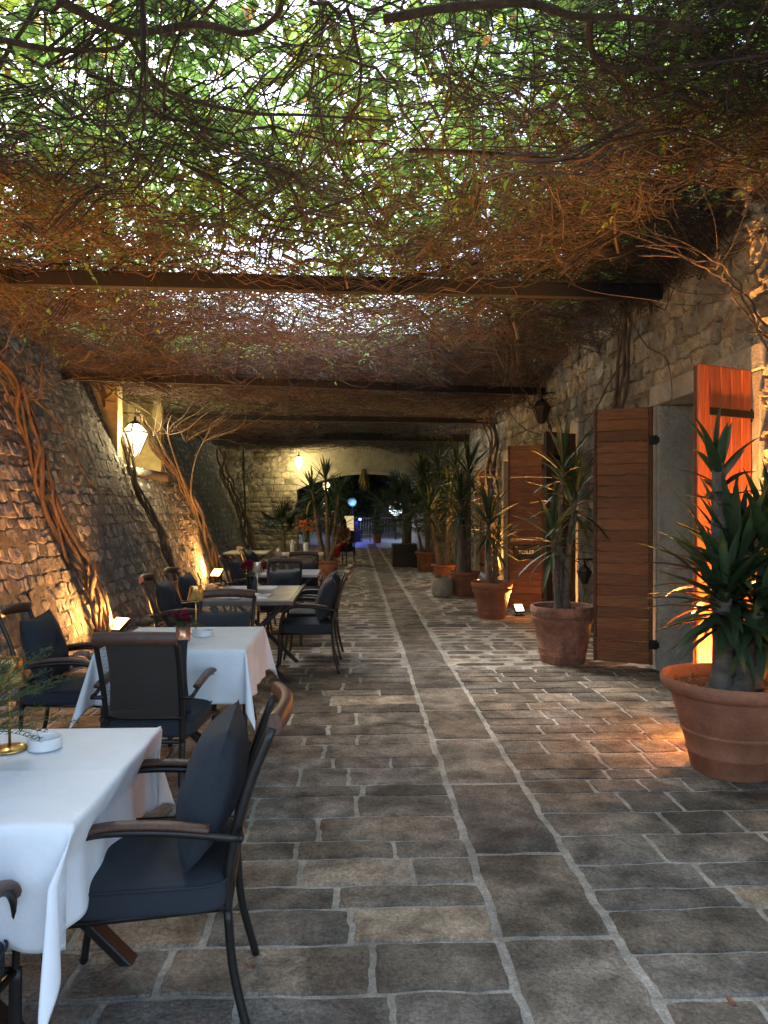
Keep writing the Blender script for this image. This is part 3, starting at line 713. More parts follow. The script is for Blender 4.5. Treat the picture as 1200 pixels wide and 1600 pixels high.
# big canopy boughs overhead (part of the vine roof, thick enough to tell apart)
def bough(pts, r0, label, n=12):
    mb = MB(); sp = spline(pts, 10); m = len(sp)
    mb.tube(sp, np.linspace(r0, r0 * .5, m) * np.array([1 + .2 * noise.noise((i * .4, r0 * 50, 2)) for i in range(m)]), 9, (.6, .55, .5), wob=.07)
    return tag(mb.build('vine_bough', M['bark']), label, 'vine branch', 'thick boughs in the vine roof')
def ov(px, py, Z=3.75): return tuple(atZ(px, py, Z))
bough([ov(90, 0), ov(200, 50), ov(310, 38), ov(385, 52), ov(435, 20), ov(440, -40)], .021, 'dark bough curving across the top left of the vine roof')
bough([ov(0, 62), ov(90, 78), ov(180, 75), ov(200, 55)], .015, 'short dark bough entering from the left edge near the top')
bough([ov(600, 30), ov(700, 12), ov(820, 5), ov(900, 25), ov(1010, 30), ov(1100, 50)], .022, 'dark bough running along the top right of the vine roof')
bough([ov(920, 20), ov(925, 80), ov(960, 105), ov(1060, 105), ov(1200, 85)], .017, 'bough bending right below the top right corner')
bough([ov(640, 235), ov(760, 240), ov(900, 250), ov(960, 220), ov(1060, 205), ov(1150, 240)], .017, 'pale lit bough sweeping across the right half of the vine roof')
bough([ov(200, 55), ov(260, 140), ov(380, 175), ov(480, 180), ov(620, 190)], .013, 'bough slanting down from the top left to the centre')
bough([ov(300, 262), ov(370, 300), ov(430, 345), ov(520, 320), ov(600, 290)], .013, 'bough dipping in the left centre of the vine roof')

# ------------------------------------------------------------------ chairs
def lat(y, z): return (0, y, z)
def make_chair(pillow='square', lit=False):
    root = thing('dining_chair', 'x', 'chair')
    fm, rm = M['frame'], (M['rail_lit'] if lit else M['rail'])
    W, A = .192, .255
    for sx in (-1, 1):
        p = spline([(sx * (W + .02), -.31, 0), (sx * W, -.262, .2), (sx * W, -.245, .38)], 6)
        MB().tube(p, .0135, 8, flat=1.3).build('leg', fm, root)
        p = spline([(sx * (A - .01), .275, 0), (sx * (A - .012), .25, .2), (sx * (A - .01), .245, .40)], 6)
        MB().tube(p, .013, 8, flat=1.3).build('leg', fm, root)
    mb = MB()
    for sx in (-1, 1):
        mb.tube(spline([(sx * W, -.245, .37), (sx * W, -.25, .5), (sx * (W + .004), -.295, .70), (sx * (W + .008), -.375, .91)], 6), .0145, 8)
        mb.tube(spline([(sx * (A - .01), .245, .38), (sx * A, .23, .52), (sx * A, .195, .61), (sx * A, .11, .645), (sx * A, -.08, .64), (sx * (A - .005), -.285, .61)], 6), .012, 8, flat=.8)
        mb.tube([(sx * (A - .012), .245, .392), (sx * W, -.245, .388)], .012, 8); mb.tube([(sx * W, -.285, .61), (sx * A, -.285, .61)], .011, 6)
    mb.tube([(-A + .01, .24, .392), (A - .01, .24, .392)], .012, 8); mb.tube([(-W, -.245, .375), (W, -.245, .375)], .012, 8); mb.tube([(-W, -.255, .50), (W, -.255, .50)], .010, 8)
    mb.build('frame', fm, root)
    for sx in (-1, 1):
        p = spline([(sx * A, .22, .595), (sx * (A + .002), .175, .642), (sx * (A + .004), .08, .668), (sx * (A + .004), -.07, .664), (sx * A, -.20, .645)], 8)
        mb = MB(); mb.tube(p, .022, 10, flat=.55); mb.build('armrest', M['rail'], root)
    mb = MB(); x = np.linspace(-W - .012, W + .012, 15); P = []
    for xx in x:                                # curved wooden top rail
        b = -.03 * (1 - (xx / W) ** 2)
        cy = -.384 + b; cz = .925 + .008 * (1 - (xx / W) ** 2)
        P.append([(xx, cy + dy * 1, cz + dz) for (dy, dz) in ((-.012, -.035), (.016, -.033), (.018, -.0), (.012, .026), (-.006, .030), (-.022, .016), (-.022, -.02), (-.012, -.035))])
    mb.grid(np.array(P))
    for e in (0, -1): mb.add(P[e], [tuple(range(7))] if e else [tuple(range(7))[::-1]])
    mb.build('top_rail', rm, root)
    P = [[(xx, yb - .028 * (1 - (xx / W) ** 2), z) for xx in np.linspace(-W, W, 11)] for (yb, z) in ((-.25, .50), (-.262, .58), (-.290, .68), (-.330, .79), (-.370, .895))]
    MB().grid(np.array(P)).build('woven_back', M['weave'], root)
    # seat cushion, rounded
    mb = MB(); n = 18; P = []
    for i in range(n + 1):
        row = []
        for j in range(49):
            v = -1 + 2 * i / n; a = 2 * math.pi * j / 48
            c, s_ = math.cos(a), math.sin(a); e = .28
            r = math.copysign(abs(c) ** e, c), math.copysign(abs(s_) ** e, s_); q = (1 - abs(v) ** 5) ** .5 if abs(v) < 1 else 0
            bul = 1 + .012 * (1 - abs(v))
            ztop = .008 * math.cos(r[0] * q * 1.5) if v > 0 else 0
            row.append((r[0] * q * .245 * bul, -.002 + r[1] * q * .248 * bul, .438 + .056 * math.copysign(min(1, abs(v) ** .6), v) + ztop))
        P.append(row)
    mb.grid(np.array(P)[:, ::-1]); c = mb.build('seat_cushion', M['cushion'], root)
    pp = MB(); pts = [(.252 * math.copysign(abs(math.cos(a)) ** .28, math.cos(a)), -.002 + .253 * math.copysign(abs(math.sin(a)) ** .28, math.sin(a)), .478) for a in np.linspace(0, 2 * math.pi, 41)]
    pp.tube(pts, .004, 5, cap=False); pp.build('piping', M['cushion'], c)
    # loose pillow
    pw, ph, th = (.215, .215, .095) if pillow == 'square' else (.205, .17, .085)
    n = 16; mb = MB()
    for side in (1, -1):
        P = np.zeros((n + 1, n + 1, 3))
        for i in range(n + 1):
            for j in range(n + 1):
                a, b = -1 + 2 * i / n, -1 + 2 * j / n
                t = th * ((1 - a * a) * (1 - b * b)) ** .5
                tuft = math.exp(-(a * a + b * b) * 26) * .035 + .002 * math.cos(math.atan2(b, a) * 4) * math.exp(-((a * a + b * b) - .15) ** 2 * 9)
                t = max(0, t - (tuft if side > 0 else 0)) + .010 * noise.noise((a * 2, b * 2, side)) * (1 - max(abs(a), abs(b)))
                pin = 1 - .07 * (1 - abs(b) ** 2) * abs(a) - .0; pin2 = 1 - .07 * (1 - abs(a) ** 2) * abs(b)
                P[i, j] = (a * pw * pin, side * t, b * ph * pin2)
        mb.grid(P if side < 0 else P[::-1])
    pm = mb.build('pillow', M['cushion'], root); pm.location = (.0, -.185, .49 + ph - .01); pm.rotation_euler = (R(17), R(2), 0)
    return root
CH = make_chair('square'); CHR = make_chair('long')
used = {}
def place_chair(x, y, rz, label, kind='square', group='woven back dining chairs with dark cushions'):
    src = CH if kind == 'square' else CHR
    o = src if kind not in used else copy_tree(src); used[kind] = 1
    o.location = (x, y, 0); o.rotation_euler = (0, 0, rz); return tag(o, label, 'chair', group)
# facing +Y: rz=0; facing -X: rz=+90; facing +X: rz=-90; facing -Y: 180
place_chair(-.635, 2.34, R(90 + 5), 'nearest dining chair, tucked at the right side of the front white table')
place_chair(-1.10, 1.64, R(0), 'dining chair cut by the lower left corner of the picture')
place_chair(-1.06, 4.02, R(-2), 'dining chair seen from behind, nearer side of the second white table')
place_chair(-1.74, 4.66, R(-90), 'dining chair left of the second white table, before the lit vine foot')
place_chair(-.96, 5.14, R(178), 'dining chair facing the camera across the second white table', 'long')
place_chair(-1.52, 6.82, R(-88), 'nearer of the two chairs on the left of the bare table')
place_chair(-1.50, 7.58, R(-91), 'farther of the two chairs on the left of the bare table, against the wall')
place_chair(-.47, 7.14, R(92), 'nearer of the two chairs on the right of the bare table')
place_chair(-.45, 7.86, R(88), 'farther of the two chairs on the right of the bare table')
place_chair(-.86, 8.68, R(180), 'chair at the far end of the bare table, facing the camera', 'long')
place_chair(-1.35, 9.75, R(-90), 'chair left of the small white topped table')
place_chair(-.72, 10.15, R(182), 'chair with blue grey pillow behind the small white topped table', 'long')
CHL = make_chair('square', True); CHL.location = (-1.5, 12.2, 0); CHL.rotation_euler = (0, 0, R(-70)); tag(CHL, 'chair with gold lamplight put into its top rail colour, left of the flower table', 'chair', 'woven back dining chairs with dark cushions')
place_chair(-.33, 20.9, R(150), 'chair under the seated woman in red', 'square')

# ------------------------------------------------------------------ tables
def xlegs(root, w, d, h, m=M['frame']):
    """two X-shaped trestles at the ends (normal along Y) and a stretcher"""
    for sy in (-1, 1):
        for k in (-1, 1):
            a = Vector((-k * w * .46, sy * d * .34, 0)); b = Vector((k * w * .40, sy * d * .34 + (0.0), h - .05)); v = b - a
            mb = MB(); mb.box((-.035, -.016 + k * .017, 0), (.035, .015 + k * .017, v.length), .004)
            o = mb.build('leg', m, root, smooth=False); o.location = a; o.rotation_euler = v.to_track_quat('Z', 'Y').to_euler()
    mb = MB(); mb.box((-.03, -d * .34, h * .46), (.03, d * .34, h * .46 + .05)); mb.build('stretcher', m, root, smooth=False)
def cloth(sz, L, h, amp, seed, k=.36, n=56, push=0):
    """square cloth (half width sz+L) over a square top of half width sz"""
    tot = sz + L; P = np.zeros((2 * n + 1, 2 * n + 1, 3)); g = np.sinh(np.linspace(-1.2, 1.2, 2 * n + 1)) / math.sinh(1.2)
    g = np.linspace(-1, 1, 2 * n + 1)
    for i, a in enumerate(g):
        for j, b in enumerate(g):
            u, v = a * tot, b * tot; du, dv = max(0, abs(u) - sz), max(0, abs(v) - sz); su, sv = (1 if u >= 0 else -1), (1 if v >= 0 else -1)
            rr = .012
            wr = fbm(u * 4, v * 4, seed, 3) * .003 + .0022 * (math.exp(-((u - .01) / .012) ** 2) + math.exp(-((v + .02) / .012) ** 2))
            if du == 0 and dv == 0: P[i, j] = (u, v, wr); continue
            if dv == 0 or du == 0:
                d = du + dv; s = v if du > 0 else u
                ed = (1 - abs(s) / sz)
                rip = amp * (math.sin(s * 15 + seed * 2 + (3 if du > 0 else 0) * su) + .6 * math.sin(s * 27 + seed + (su if du else sv) * 2)) * min(1, d / L) * min(1, ed * 3 + .12)
                out = rr * (1 - math.exp(-d / rr)) + rip + d * .02; z = -d * .995 + rr * (1 - math.exp(-d / rr)) * .6
                P[i, j] = (su * (sz + out), v, z) if du > 0 else (u, sv * (sz + out), z)
                if du > 0 and su > 0: P[i, j][0] -= push * min(1, d / .14)
                continue
            r = math.hypot(du, dv); ph = math.atan2(dv, du); f = max(0, math.sin(2 * ph)) ** .85
            ox = k * r * f * .35 + (rr * (1 - math.exp(-r / rr)) + r * .02) * math.cos(ph) ** .5
            oy = k * r * f * 1.15 + (rr * (1 - math.exp(-r / rr)) + r * .02) * math.sin(ph) ** .5
            w = math.sin(ph * 6 + seed) * amp * .8 * r / L
            P[i, j] = (su * (sz + ox + w) - (push * min(1, r / .14) * (.5 + .5 * math.cos(ph)) if su > 0 else 0), sv * (sz + oy - w), -r * math.sqrt(1 - (k * f) ** 2) + rr * .6)
    P[:, :, 2] += h; return P
def clothed(x, y, label, lc, seed, L=.31, rz=0, push=0):
    t = thing('dining_table', label, 'table', (x, y, 0), rz, 'square tables under white cloths')
    mb = MB(); mb.box((-.40, -.40, .725), (.40, .40, .755), .004); mb.build('tabletop', M['tabletop'], t, smooth=False); xlegs(t, .8, .8, .75)
    mb = MB().grid(cloth(.41, L, .762, .016, seed, push=push)); o = mb.build('tablecloth', M['cloth']); o.location = (x, y, 0); o.rotation_euler = (0, 0, rz)
    sm = o.modifiers.new('thick', 'SOLIDIFY'); sm.thickness = .0015; sm.offset = 1
    return tag(o, lc, 'tablecloth', 'white tablecloths')
clothed(-1.115, 2.28, 'dark X legged table under the nearest white cloth', 'nearest white tablecloth, its pointed corner hanging low in front', 1, push=.065)
clothed(-1.035, 4.585, 'dark X legged table under the second white cloth', 'second white tablecloth, between two dining chairs', 4)
def baretable(x, y, w, d, label, leglabel=None, top=M['tabletop'], mats=True):
    t = thing('bare_table', label, 'table', (x, y, 0), 0, 'bare dining tables')
    mb = MB(); mb.box((-w / 2, -d / 2, .72), (w / 2, d / 2, .755), .006)
    mb.build('tabletop', top, t, smooth=False)
    if mats:
        mb = MB()
        for i in range(2):
            for j in range(3): mb.box((-w / 2 + .03 + i * (w - .06) / 2 + .003, -d / 2 + .03 + j * (d - .06) / 3 + .003, .7555), (-w / 2 + .03 + (i + 1) * (w - .06) / 2 - .003, -d / 2 + .03 + (j + 1) * (d - .06) / 3 - .003, .759), 0, (1, 1, 1))
        mb.build('top_tiles', mat('top_tile', (.24, .21, .17), .35, .35, 9, .1, 30), t, smooth=False)
    xlegs(t, w, d, .74); return t
baretable(-.95, 7.1, .82, 1.36, 'bare dark table with tiled top and crossed legs, two grey placemats on it')
baretable(-.87, 9.5, .82, .8, 'small table with pale top behind the bare tiled table', top=M['mat'], mats=False)
baretable(-.98, 13.6, .8, .8, 'far table holding the tall orange flowers', top=M['plaster'], mats=False)
baretable(-2.05, 14.2, .8, .8, 'far table close to the sloping wall', top=M['plaster'], mats=False)
for (x, y, l) in ((-.98, 6.75, 'grey paper placemat on the near half of the bare table'), (-1.0, 7.5, 'grey paper placemat on the far half of the bare table')):
    mb = MB(); mb.box((x - .26, y - .17, .7605), (x + .2, y + .19, .7635)); tag(mb.build('placemat', M['mat'], smooth=False), l, 'placemat', 'grey placemats')

def table_lamp(x, y, z, label, m=M['brass']):
    t = thing('table_lamp', label, 'lamp', (x, y, z), 0, 'cordless metal table lamps')
    MB().lathe([(0, 0), (.052, 0), (.054, .004), (.05, .010), (.012, .014), (0, .014)], 32).build('base', m, t)
    MB().tube([(0, 0, .012), (0, 0, .27)], .0045, 10).build('stem', m, t)
    sh = MB(); n = 40; P = []
    for (r, zz) in ((.036, .30), (.052, .21), (.050, .21), (.034, .298), (0, .298)):
        P.append([(r * (1 + .012 * math.cos(k * math.pi)) * math.cos(2 * math.pi * k / n), r * (1 + .012 * math.cos(k * math.pi)) * math.sin(2 * math.pi * k / n), zz) for k in range(n + 1)])
    sh.grid(np.array(P)); sh.build('lamp_shade', m, t); return t
def ashtray(x, y, z, label, r=.055):
    t = MB().lathe([(0, .008), (r * .8, .008), (r * .84, .034), (r, .036), (r * 1.0, .0), (0, .0)], 40, tint=(1, 1, 1))
    o = t.build('ashtray', M['ceramic']); o.location = (x, y, z); autosmooth(o); return tag(o, label, 'ashtray', 'white ashtrays')
TZ = .7665
a = atZ(15, 1172, TZ); table_lamp(a.x, a.y, TZ, 'brass table lamp standing on the nearest white table')
a = atZ(70, 1168, TZ); ashtray(a.x, a.y, TZ, 'round white ashtray on the nearest white table', .052)
a = atZ(316, 993, TZ); ashtray(a.x, a.y, TZ, 'round white ashtray on the second white table', .065)
a = atZ(292, 1000, TZ); table_lamp(a.x, a.y + .25, TZ, 'brass table lamp behind the copper cup on the second white table')
a = atZ(402, 928, TZ); table_lamp(a.x, a.y, .761, 'steel table lamp among the roses on the bare table', M['steel'])
a = atZ(352, 930, TZ); ashtray(-1.08, 6.6, .7645, 'white ashtray on the bare table', .055)
table_lamp(-.98, 9.4, .757, 'steel table lamp on the small pale table', M['steel'])
ashtray(-.75, 9.5, .757, 'white ashtray on the small pale table')

def sprig(mb, o, d, L, nb, lf, rr, tint=(1, 1, 1), droop=.3):
    """feathery frond: a curved stem with fine side needles"""
    o = np.array(o); d = unit(np.array(d)); pts = []
    for i in range(10):
        t = i / 9; pts.append(o + d * L * t + np.array([0, 0, -droop * L * t * t]))
    mb.tube(pts, np.linspace(.0018, .0006, 10), 4, tint)
    for i in range(nb):
        t = .2 + .8 * i / nb; p = o + d * L * t + np.array([0, 0, -droop * L * t * t])
        q = unit(d + np.array([rr.uniform(-1, 1), rr.uniform(-1, 1), rr.uniform(-.7, .7)])) * lf * (1.2 - t)
        mb.tube([p, p + q * .5 + np.array([0, 0, .003]), p + q], [.0016, .0013, .0006], 3, tint, cap=False)
        for _ in range(3):
            s = p + q * rr.uniform(.3, 1); e = s + np.array([rr.uniform(-1, 1), rr.uniform(-1, 1), rr.uniform(-.6, .8)]) * lf * .35
            mb.tube([s, e], [.001, .0005], 3, tint, cap=False)
def blob_flower(mb, c, r, rr, petals=26, tint=(1, 1, 1)):
    for i in range(petals):
        th = rr.uniform(0, 6.28); el = rr.uniform(-.6, 1.5); d = np.array([math.cos(th) * math.cos(el), math.sin(th) * math.cos(el), math.sin(el)])
        s = unit(np.cross(d, [0.1, .2, 1])); p = np.array(c) + d * r * .35; w = r * .5
        mb.add([p, p + d * r * .4 + s * w, p + d * r * .75, p + d * r * .4 - s * w], [(0, 1, 2, 3)], tint)
def posy(x, y, z, label, cup='copper', seed=1, fern=14, flL=.22, flowers=7, fr=.03, fm='burgundy', h=.10, r=.042, stemlen=.07, spread=.05, cuplabel=None):
    rr = random.Random(seed); t = thing('flower_arrangement', label, 'flowers', (x, y, z), 0, None)
    n = 32; P = []
    for (q, zz) in ((0, 0), (r * .9, 0), (r, .01), (r, h), (r * .93, h), (r * .9, .02), (0, .02)):
        P.append([(q * (1 + .03 * math.cos(k * math.pi)) * math.cos(2 * math.pi * k / n), q * (1 + .03 * math.cos(k * math.pi)) * math.sin(2 * math.pi * k / n), zz) for k in range(n + 1)])
    MB().grid(np.array(P)).build('cup', M[cup], t)
    if fern:
        mb = MB()
        for i in range(fern):
            th = rr.uniform(0, 6.28); sprig(mb, (rr.uniform(-.5, .5) * r, rr.uniform(-.5, .5) * r, h * .8), (math.cos(th) * .8, math.sin(th) * .8, rr.uniform(.3, 1.6)), flL * rr.uniform(.7, 1.1), 22, .05, rr, (rr.uniform(.8, 1.3),) * 3)
        mb.build('fern', M['fern'], t)
    mb = MB(); st = MB()
    for i in range(flowers):
        th = rr.uniform(0, 6.28); q = rr.uniform(0, spread); c = (q * math.cos(th), q * math.sin(th), h + stemlen * rr.uniform(.6, 1.2)); blob_flower(mb, c, fr * rr.uniform(.8, 1.2), rr)
        st.tube([(c[0] * .3, c[1] * .3, h * .4), (c[0] * .8, c[1] * .8, (h + c[2]) / 2), c], .0022, 4)
    mb.build('blossoms', M[fm], t, smooth=False); st.build('stems', M['stem'], t); return t
posy(-1.19, 2.20, TZ, 'feathery green fern with dark red flowers on the nearest white table', 'copper', 1, 60, .46, 5, .03, 'burgundy', .13, .045, .07)
a = atZ(285, 1003, TZ); posy(a.x, a.y + .02, TZ, 'copper cup of burgundy flowers and fern on the second white table', 'copper', 2, 8, .12, 16, .028, 'burgundy', .095, .042, .05, .055)
posy(-1.02, 7.25, .761, 'dark vase of red roses beside the steel lamp on the bare table', 'iron', 3, 5, .12, 14, .045, 'burgundy', .14, .04, .10, .13)
posy(-.9, 13.55, .757, 'clear vase of tall orange lilies on the far table', 'glass', 4, 0, .1, 34, .036, 'orangeflower', .20, .05, .32, .20)
o = MB().lathe([(0, 0), (.035, 0), (.036, .15), (.014, .19), (.013, .25), (0, .25)], 20).build('bottle', M['glass']); o.location = (-1.15, 13.5, .757); tag(o, 'clear bottle beside the orange lilies', 'bottle')
for i, (x, y, l) in enumerate(((-.95, 7.0, 'dark bottle in front of the steel lamp on the bare table'), (-1.05, 9.55, 'small dark bottle left of the lamp on the small pale table'))):
    o = MB().lathe([(0, 0), (.028, 0), (.029, .10), (.012, .135), (.012, .16), (0, .16)], 20).build('bottle', M['blackbox']); o.location = (x, y, .761 if i == 0 else .757); tag(o, l, 'bottle')

for (px, py, l) in ((1142, 1566, 'small dry yellow leaf on the paving near the lower right corner'), (391, 1510, 'small curled dry leaf on the paving beside the nearest chair leg')):
    a = atZ(px, py, .006); mb = MB(); blade(mb, (0, 0, .004), random.uniform(0, 6), .25, .045, .022, .5, (1.6, 1.5, 1), 5) if False else mb.grid(np.array([[(x, -.011 * math.sin(math.pi * min(1, (x + .022) / .044)), .004 + .006 * abs(x) / .022), (x, 0, .0015), (x, .011 * math.sin(math.pi * min(1, (x + .022) / .044)), .005)] for x in np.linspace(-.022, .022, 7)]), (1.6, 1.6, 1))
    o = mb.build('fallen_leaf', M['dryleaf']); o.location = a; o.rotation_euler = (0, 0, px * 1.3); tag(o, l, 'leaf', 'dry leaves fallen on the paving')

# ------------------------------------------------------------------ potted plants
def potmesh(r, h, rb, style=0):
    if style == 0:
        pr = [(0, 0), (rb * .96, 0), (rb, .012), (rb + (r * .86 - rb) * .18, h * .2), (rb + (r * .86 - rb) * .22, h * .205), (rb + (r * .86 - rb) * .25, h * .225), (rb + (r * .86 - rb) * .23, h * .245),
              (rb + (r * .86 - rb) * .43, h * .42), (rb + (r * .86 - rb) * .5, h * .43), (rb + (r * .86 - rb) * .51, h * .445), (rb + (r * .86 - rb) * .47, h * .46), (rb + (r * .86 - rb) * .52, h * .475),
              (r * .86, h * .83), (r * .93, h * .85), (r * .97, h * .88), (r * 1.0, h * .93), (r, h * .975), (r * .975, h), (r * .93, h * .99), (r * .90, h * .95), (r * .84, h * .86)]
    else:
        pr = [(0, 0), (rb * .97, 0), (rb, .012), (rb * 1.03, h * .13), (rb * 1.06, h * .14), (rb * 1.05, h * .16), (rb * 1.10, h * .25), (rb * 1.13, h * .26), (rb * 1.12, h * .28),
              (r * .88, h * .70), (r * .93, h * .72), (r * .95, h * .79), (r * .91, h * .81), (r * .96, h * .84), (r, h * .89), (r, h * .975), (r * .97, h), (r * .90, h * .985), (r * .87, h * .93), (r * .84, h * .86)]
    out = [pr[0]]
    for q in pr[1:]: out.append(q)
    return MB().lathe(out, 64)
def blade(mb, o, az, el, L, w, droop, tint, ns=7):
    """sword leaf as a folded strip"""
    o = np.array(o, float); h = np.array([math.cos(az), math.sin(az), 0]); side = np.array([-math.sin(az), math.cos(az), 0]); P = []; p = o.copy(); e = el
    for i in range(ns + 1):
        t = i / ns; d = h * math.cos(e) + np.array([0, 0, 1]) * math.sin(e); nn = np.array([0, 0, 1]) * math.cos(e) - h * math.sin(e)
        ww = w * (0.55 + 1.1 * t if t < .4 else (1 - ((t - .4) / .6) ** 2.0) * .99 + .01) * .5
        P.append([p + side * ww + nn * ww * .35, p, p - side * ww + nn * ww * .35]); p = p + d * L / ns; e -= droop / ns * (0.4 + 1.2 * t)
    T_ = np.tile(np.asarray(tint, float), ((ns + 1) * 3, 1))
    if random.random() < .35: T_[-6:] *= np.array([3.2, 1.5, .9])
    if random.random() < .15: T_[-9:-6] *= np.array([2.2, 1.3, .9])
    mb.grid(np.array(P), T_)
def rosette(mb, c, n, L, w, rr, lo=-.5, hi=1.45, stemh=.18, droop=.7):
    for i in range(n):
        f = i / n; el = hi - (hi - lo) * f ** .9 + rr.uniform(-.15, .15); az = i * 2.39996 + rr.uniform(-.3, .3)
        k = rr.uniform(.6, 1.35); tn = (k, k, k) if f < .92 or rr.random() < .6 else (k * 5.5, k * 2.6, k * 1.4)
        blade(mb, (c[0] + rr.uniform(-.015, .015), c[1] + rr.uniform(-.015, .015), c[2] - stemh * f), az, el, L * rr.uniform(.75, 1.1) * (.75 + .4 * math.sin(math.pi * min(1, f + .15))), w * rr.uniform(.8, 1.15), droop * rr.uniform(.2, 1.4) * (.4 + f), tn)
def potted(x, y, r, h, rb, stems, label, style=0, pm='terra', seed=1, lf='yucca', name='potted_yucca', group='potted yuccas along the right wall', litter=True):
    rr = random.Random(seed); t = thing(name, label, 'potted plant', (x, y, 0), 0, group)
    autosmooth(potmesh(r, h, rb, style).build('pot', M[pm], t), 50)
    MB().lathe([(0, h * .90), (r * .5, h * .895), (r * .86, h * .875)], 32).build('soil', M['soil'], t)
    if litter:
        mb = MB()
        for i in range(90):
            a_ = rr.uniform(0, 6.28); q = r * .84 * math.sqrt(rr.random()); c = np.array([q * math.cos(a_), q * math.sin(a_), h * .90 + rr.uniform(0, .018)])
            d = unit(np.array([rr.uniform(-1, 1), rr.uniform(-1, 1), rr.uniform(-.3, .3)])) * rr.uniform(.015, .04); s = unit(np.cross(d, [0, .1, 1])) * .011
            mb.add([c, c + d * .5 + s + [0, 0, .005], c + d, c + d * .5 - s], [(0, 1, 2, 3)])
        lo = mb.build('dry_leaves', M['dryleaf'], t, smooth=False); lo['kind'] = 'stuff'
    for (bx, by, tx, ty, tz, r0, n, L, w, *rest) in stems:
        mid = ((bx * .5 + tx * .5) + rr.uniform(-.03, .03), (by * .5 + ty * .5) + rr.uniform(-.03, .03), (h * .9 + tz) / 2)
        p = spline([(bx, by, h * .86), mid, (tx, ty, tz)], 12); m_ = len(p); mb = MB()
        rd = r0 * np.linspace(1.25, .85, m_) * np.array([1 + .06 * math.sin(i * 2.3) + .10 * noise.noise((i * .5, seed, bx * 9)) + (.5 * math.exp(-i / 2.0)) for i in range(m_)])
        mb.tube(p, rd, 12, wob=.05); mb.build('trunk', M['yucca_bark'], t)
        lo, hi = (rest[0], rest[1]) if len(rest) > 1 else (-.6, 1.45)
        mb = MB(); rosette(mb, (tx, ty, tz + .02), n, L, w, rr, lo, hi, stemh=min(.3, (tz - h) * .45)); mb.build('foliage', M[lf], t)
    return t
# pot 1: near right
potted(2.24, 4.30, .40, .56, .225, [(-.06, -.02, -.08, .0, 1.83, .042, 17, .34, .06, -.1, 1.4), (.0, .04, .02, -.02, 1.20, .055, 84, .58, .068, -.55, 1.5), (-.10, -.06, -.10, -.10, 1.08, .05, 60, .50, .06, -.7, 1.4), (.09, .0, .26, -.02, 1.24, .055, 80, .62, .068, -.55, 1.5), (.0, -.10, .08, -.16, .98, .045, 30, .46, .05, -1, 1.3)],
       'largest yucca in a smooth terracotta pot at the right edge, with one tall bare trunk', 0, 'terra', 3)
# pot 2
potted(2.12, 7.45, .325, .58, .225, [(-.04, 0, -.10, 0, 1.35, .03, 34, .52, .045, -.9, 1.5), (.03, 0, .14, .02, 1.72, .032, 44, .60, .045, -1, 1.55), (.0, .03, .02, .05, 2.05, .024, 26, .55, .045, -.6, 1.55)],
       'tall slender yucca in a weathered banded terracotta pot before the brown shutter', 1, 'terra_old', 5)
# pot 3
potted(1.97, 10.55, .30, .52, .19, [(-.03, 0, -.05, 0, 1.42, .035, 54, .58, .045, -.9, 1.5), (.05, .05, .12, .1, 1.15, .03, 26, .45, .04, -.8, 1.4)],
       'yucca in a clean light terracotta pot beside the wall light under the toilet sign', 1, 'terra', 8)
# pot C
potted(1.98, 13.3, .29, .44, .22, [(-.05, 0, -.06, 0, 1.75, .06, 60, .8, .05, -.9, 1.5), (.05, 0, .1, .1, 2.3, .05, 54, .7, .05, -.8, 1.5), (.0, .1, .0, .25, 1.3, .04, 40, .6, .045, -.8, 1.5)],
       'thick trunked yucca in a broad terracotta pot right behind the pale stone urn', 0, 'terra', 9)
potted(1.93, 15.9, .28, .38, .19, [(-.1, 0, -.3, 0, 1.6, .045, 50, .7, .05, -.8, 1.5), (.05, 0, .1, .1, 1.9, .045, 60, .7, .05, -.8, 1.5), (0, 0, .3, .2, 2.5, .03, 60, .7, .045, -.8, 1.5)],
       'yucca in a wide terracotta bowl, left behind the pale stone urn', 0, 'terra', 12)
potted(1.83, 18.7, .31, .5, .22, [(-.1, 0, -.35, 0, 1.7, .03, 44, .6, .04, -.8, 1.5), (.0, 0, .0, .1, 2.1, .03, 50, .7, .04, -.8, 1.5), (.1, 0, .35, .1, 1.6, .03, 60, .6, .04, -.8, 1.5), (0, 0, -.1, .2, 2.5, .03, 60, .7, .045, -.8, 1.5), (0, 0, .3, .2, 2.8, .03, 60, .7, .045, -.8, 1.5)],
       'many stemmed yucca in the farthest terracotta pot of the right row', 0, 'terra', 14)
potted(-.60, 16.1, .26, .46, .20, [(-.08, 0, -.35, .1, 2.05, .035, 44, .55, .045, -.9, 1.5), (.0, 0, -.05, .1, 2.25, .035, 48, .55, .045, -.9, 1.5), (.05, 0, .25, .1, 1.95, .035, 40, .5, .045, -.9, 1.5), (.03, .05, .05, .3, 1.5, .03, 50, .5, .04, -.9, 1.5), (-.05, .05, -.25, .3, 1.6, .03, 50, .5, .04, -.9, 1.5), (.0, -.05, .3, -.1, 1.3, .03, 40, .45, .04, -.9, 1.5)],
       'branching dracaena in a dark red pot on the left, before the seated woman', 0, 'terra_old', 15, name='potted_dracaena', group=None)
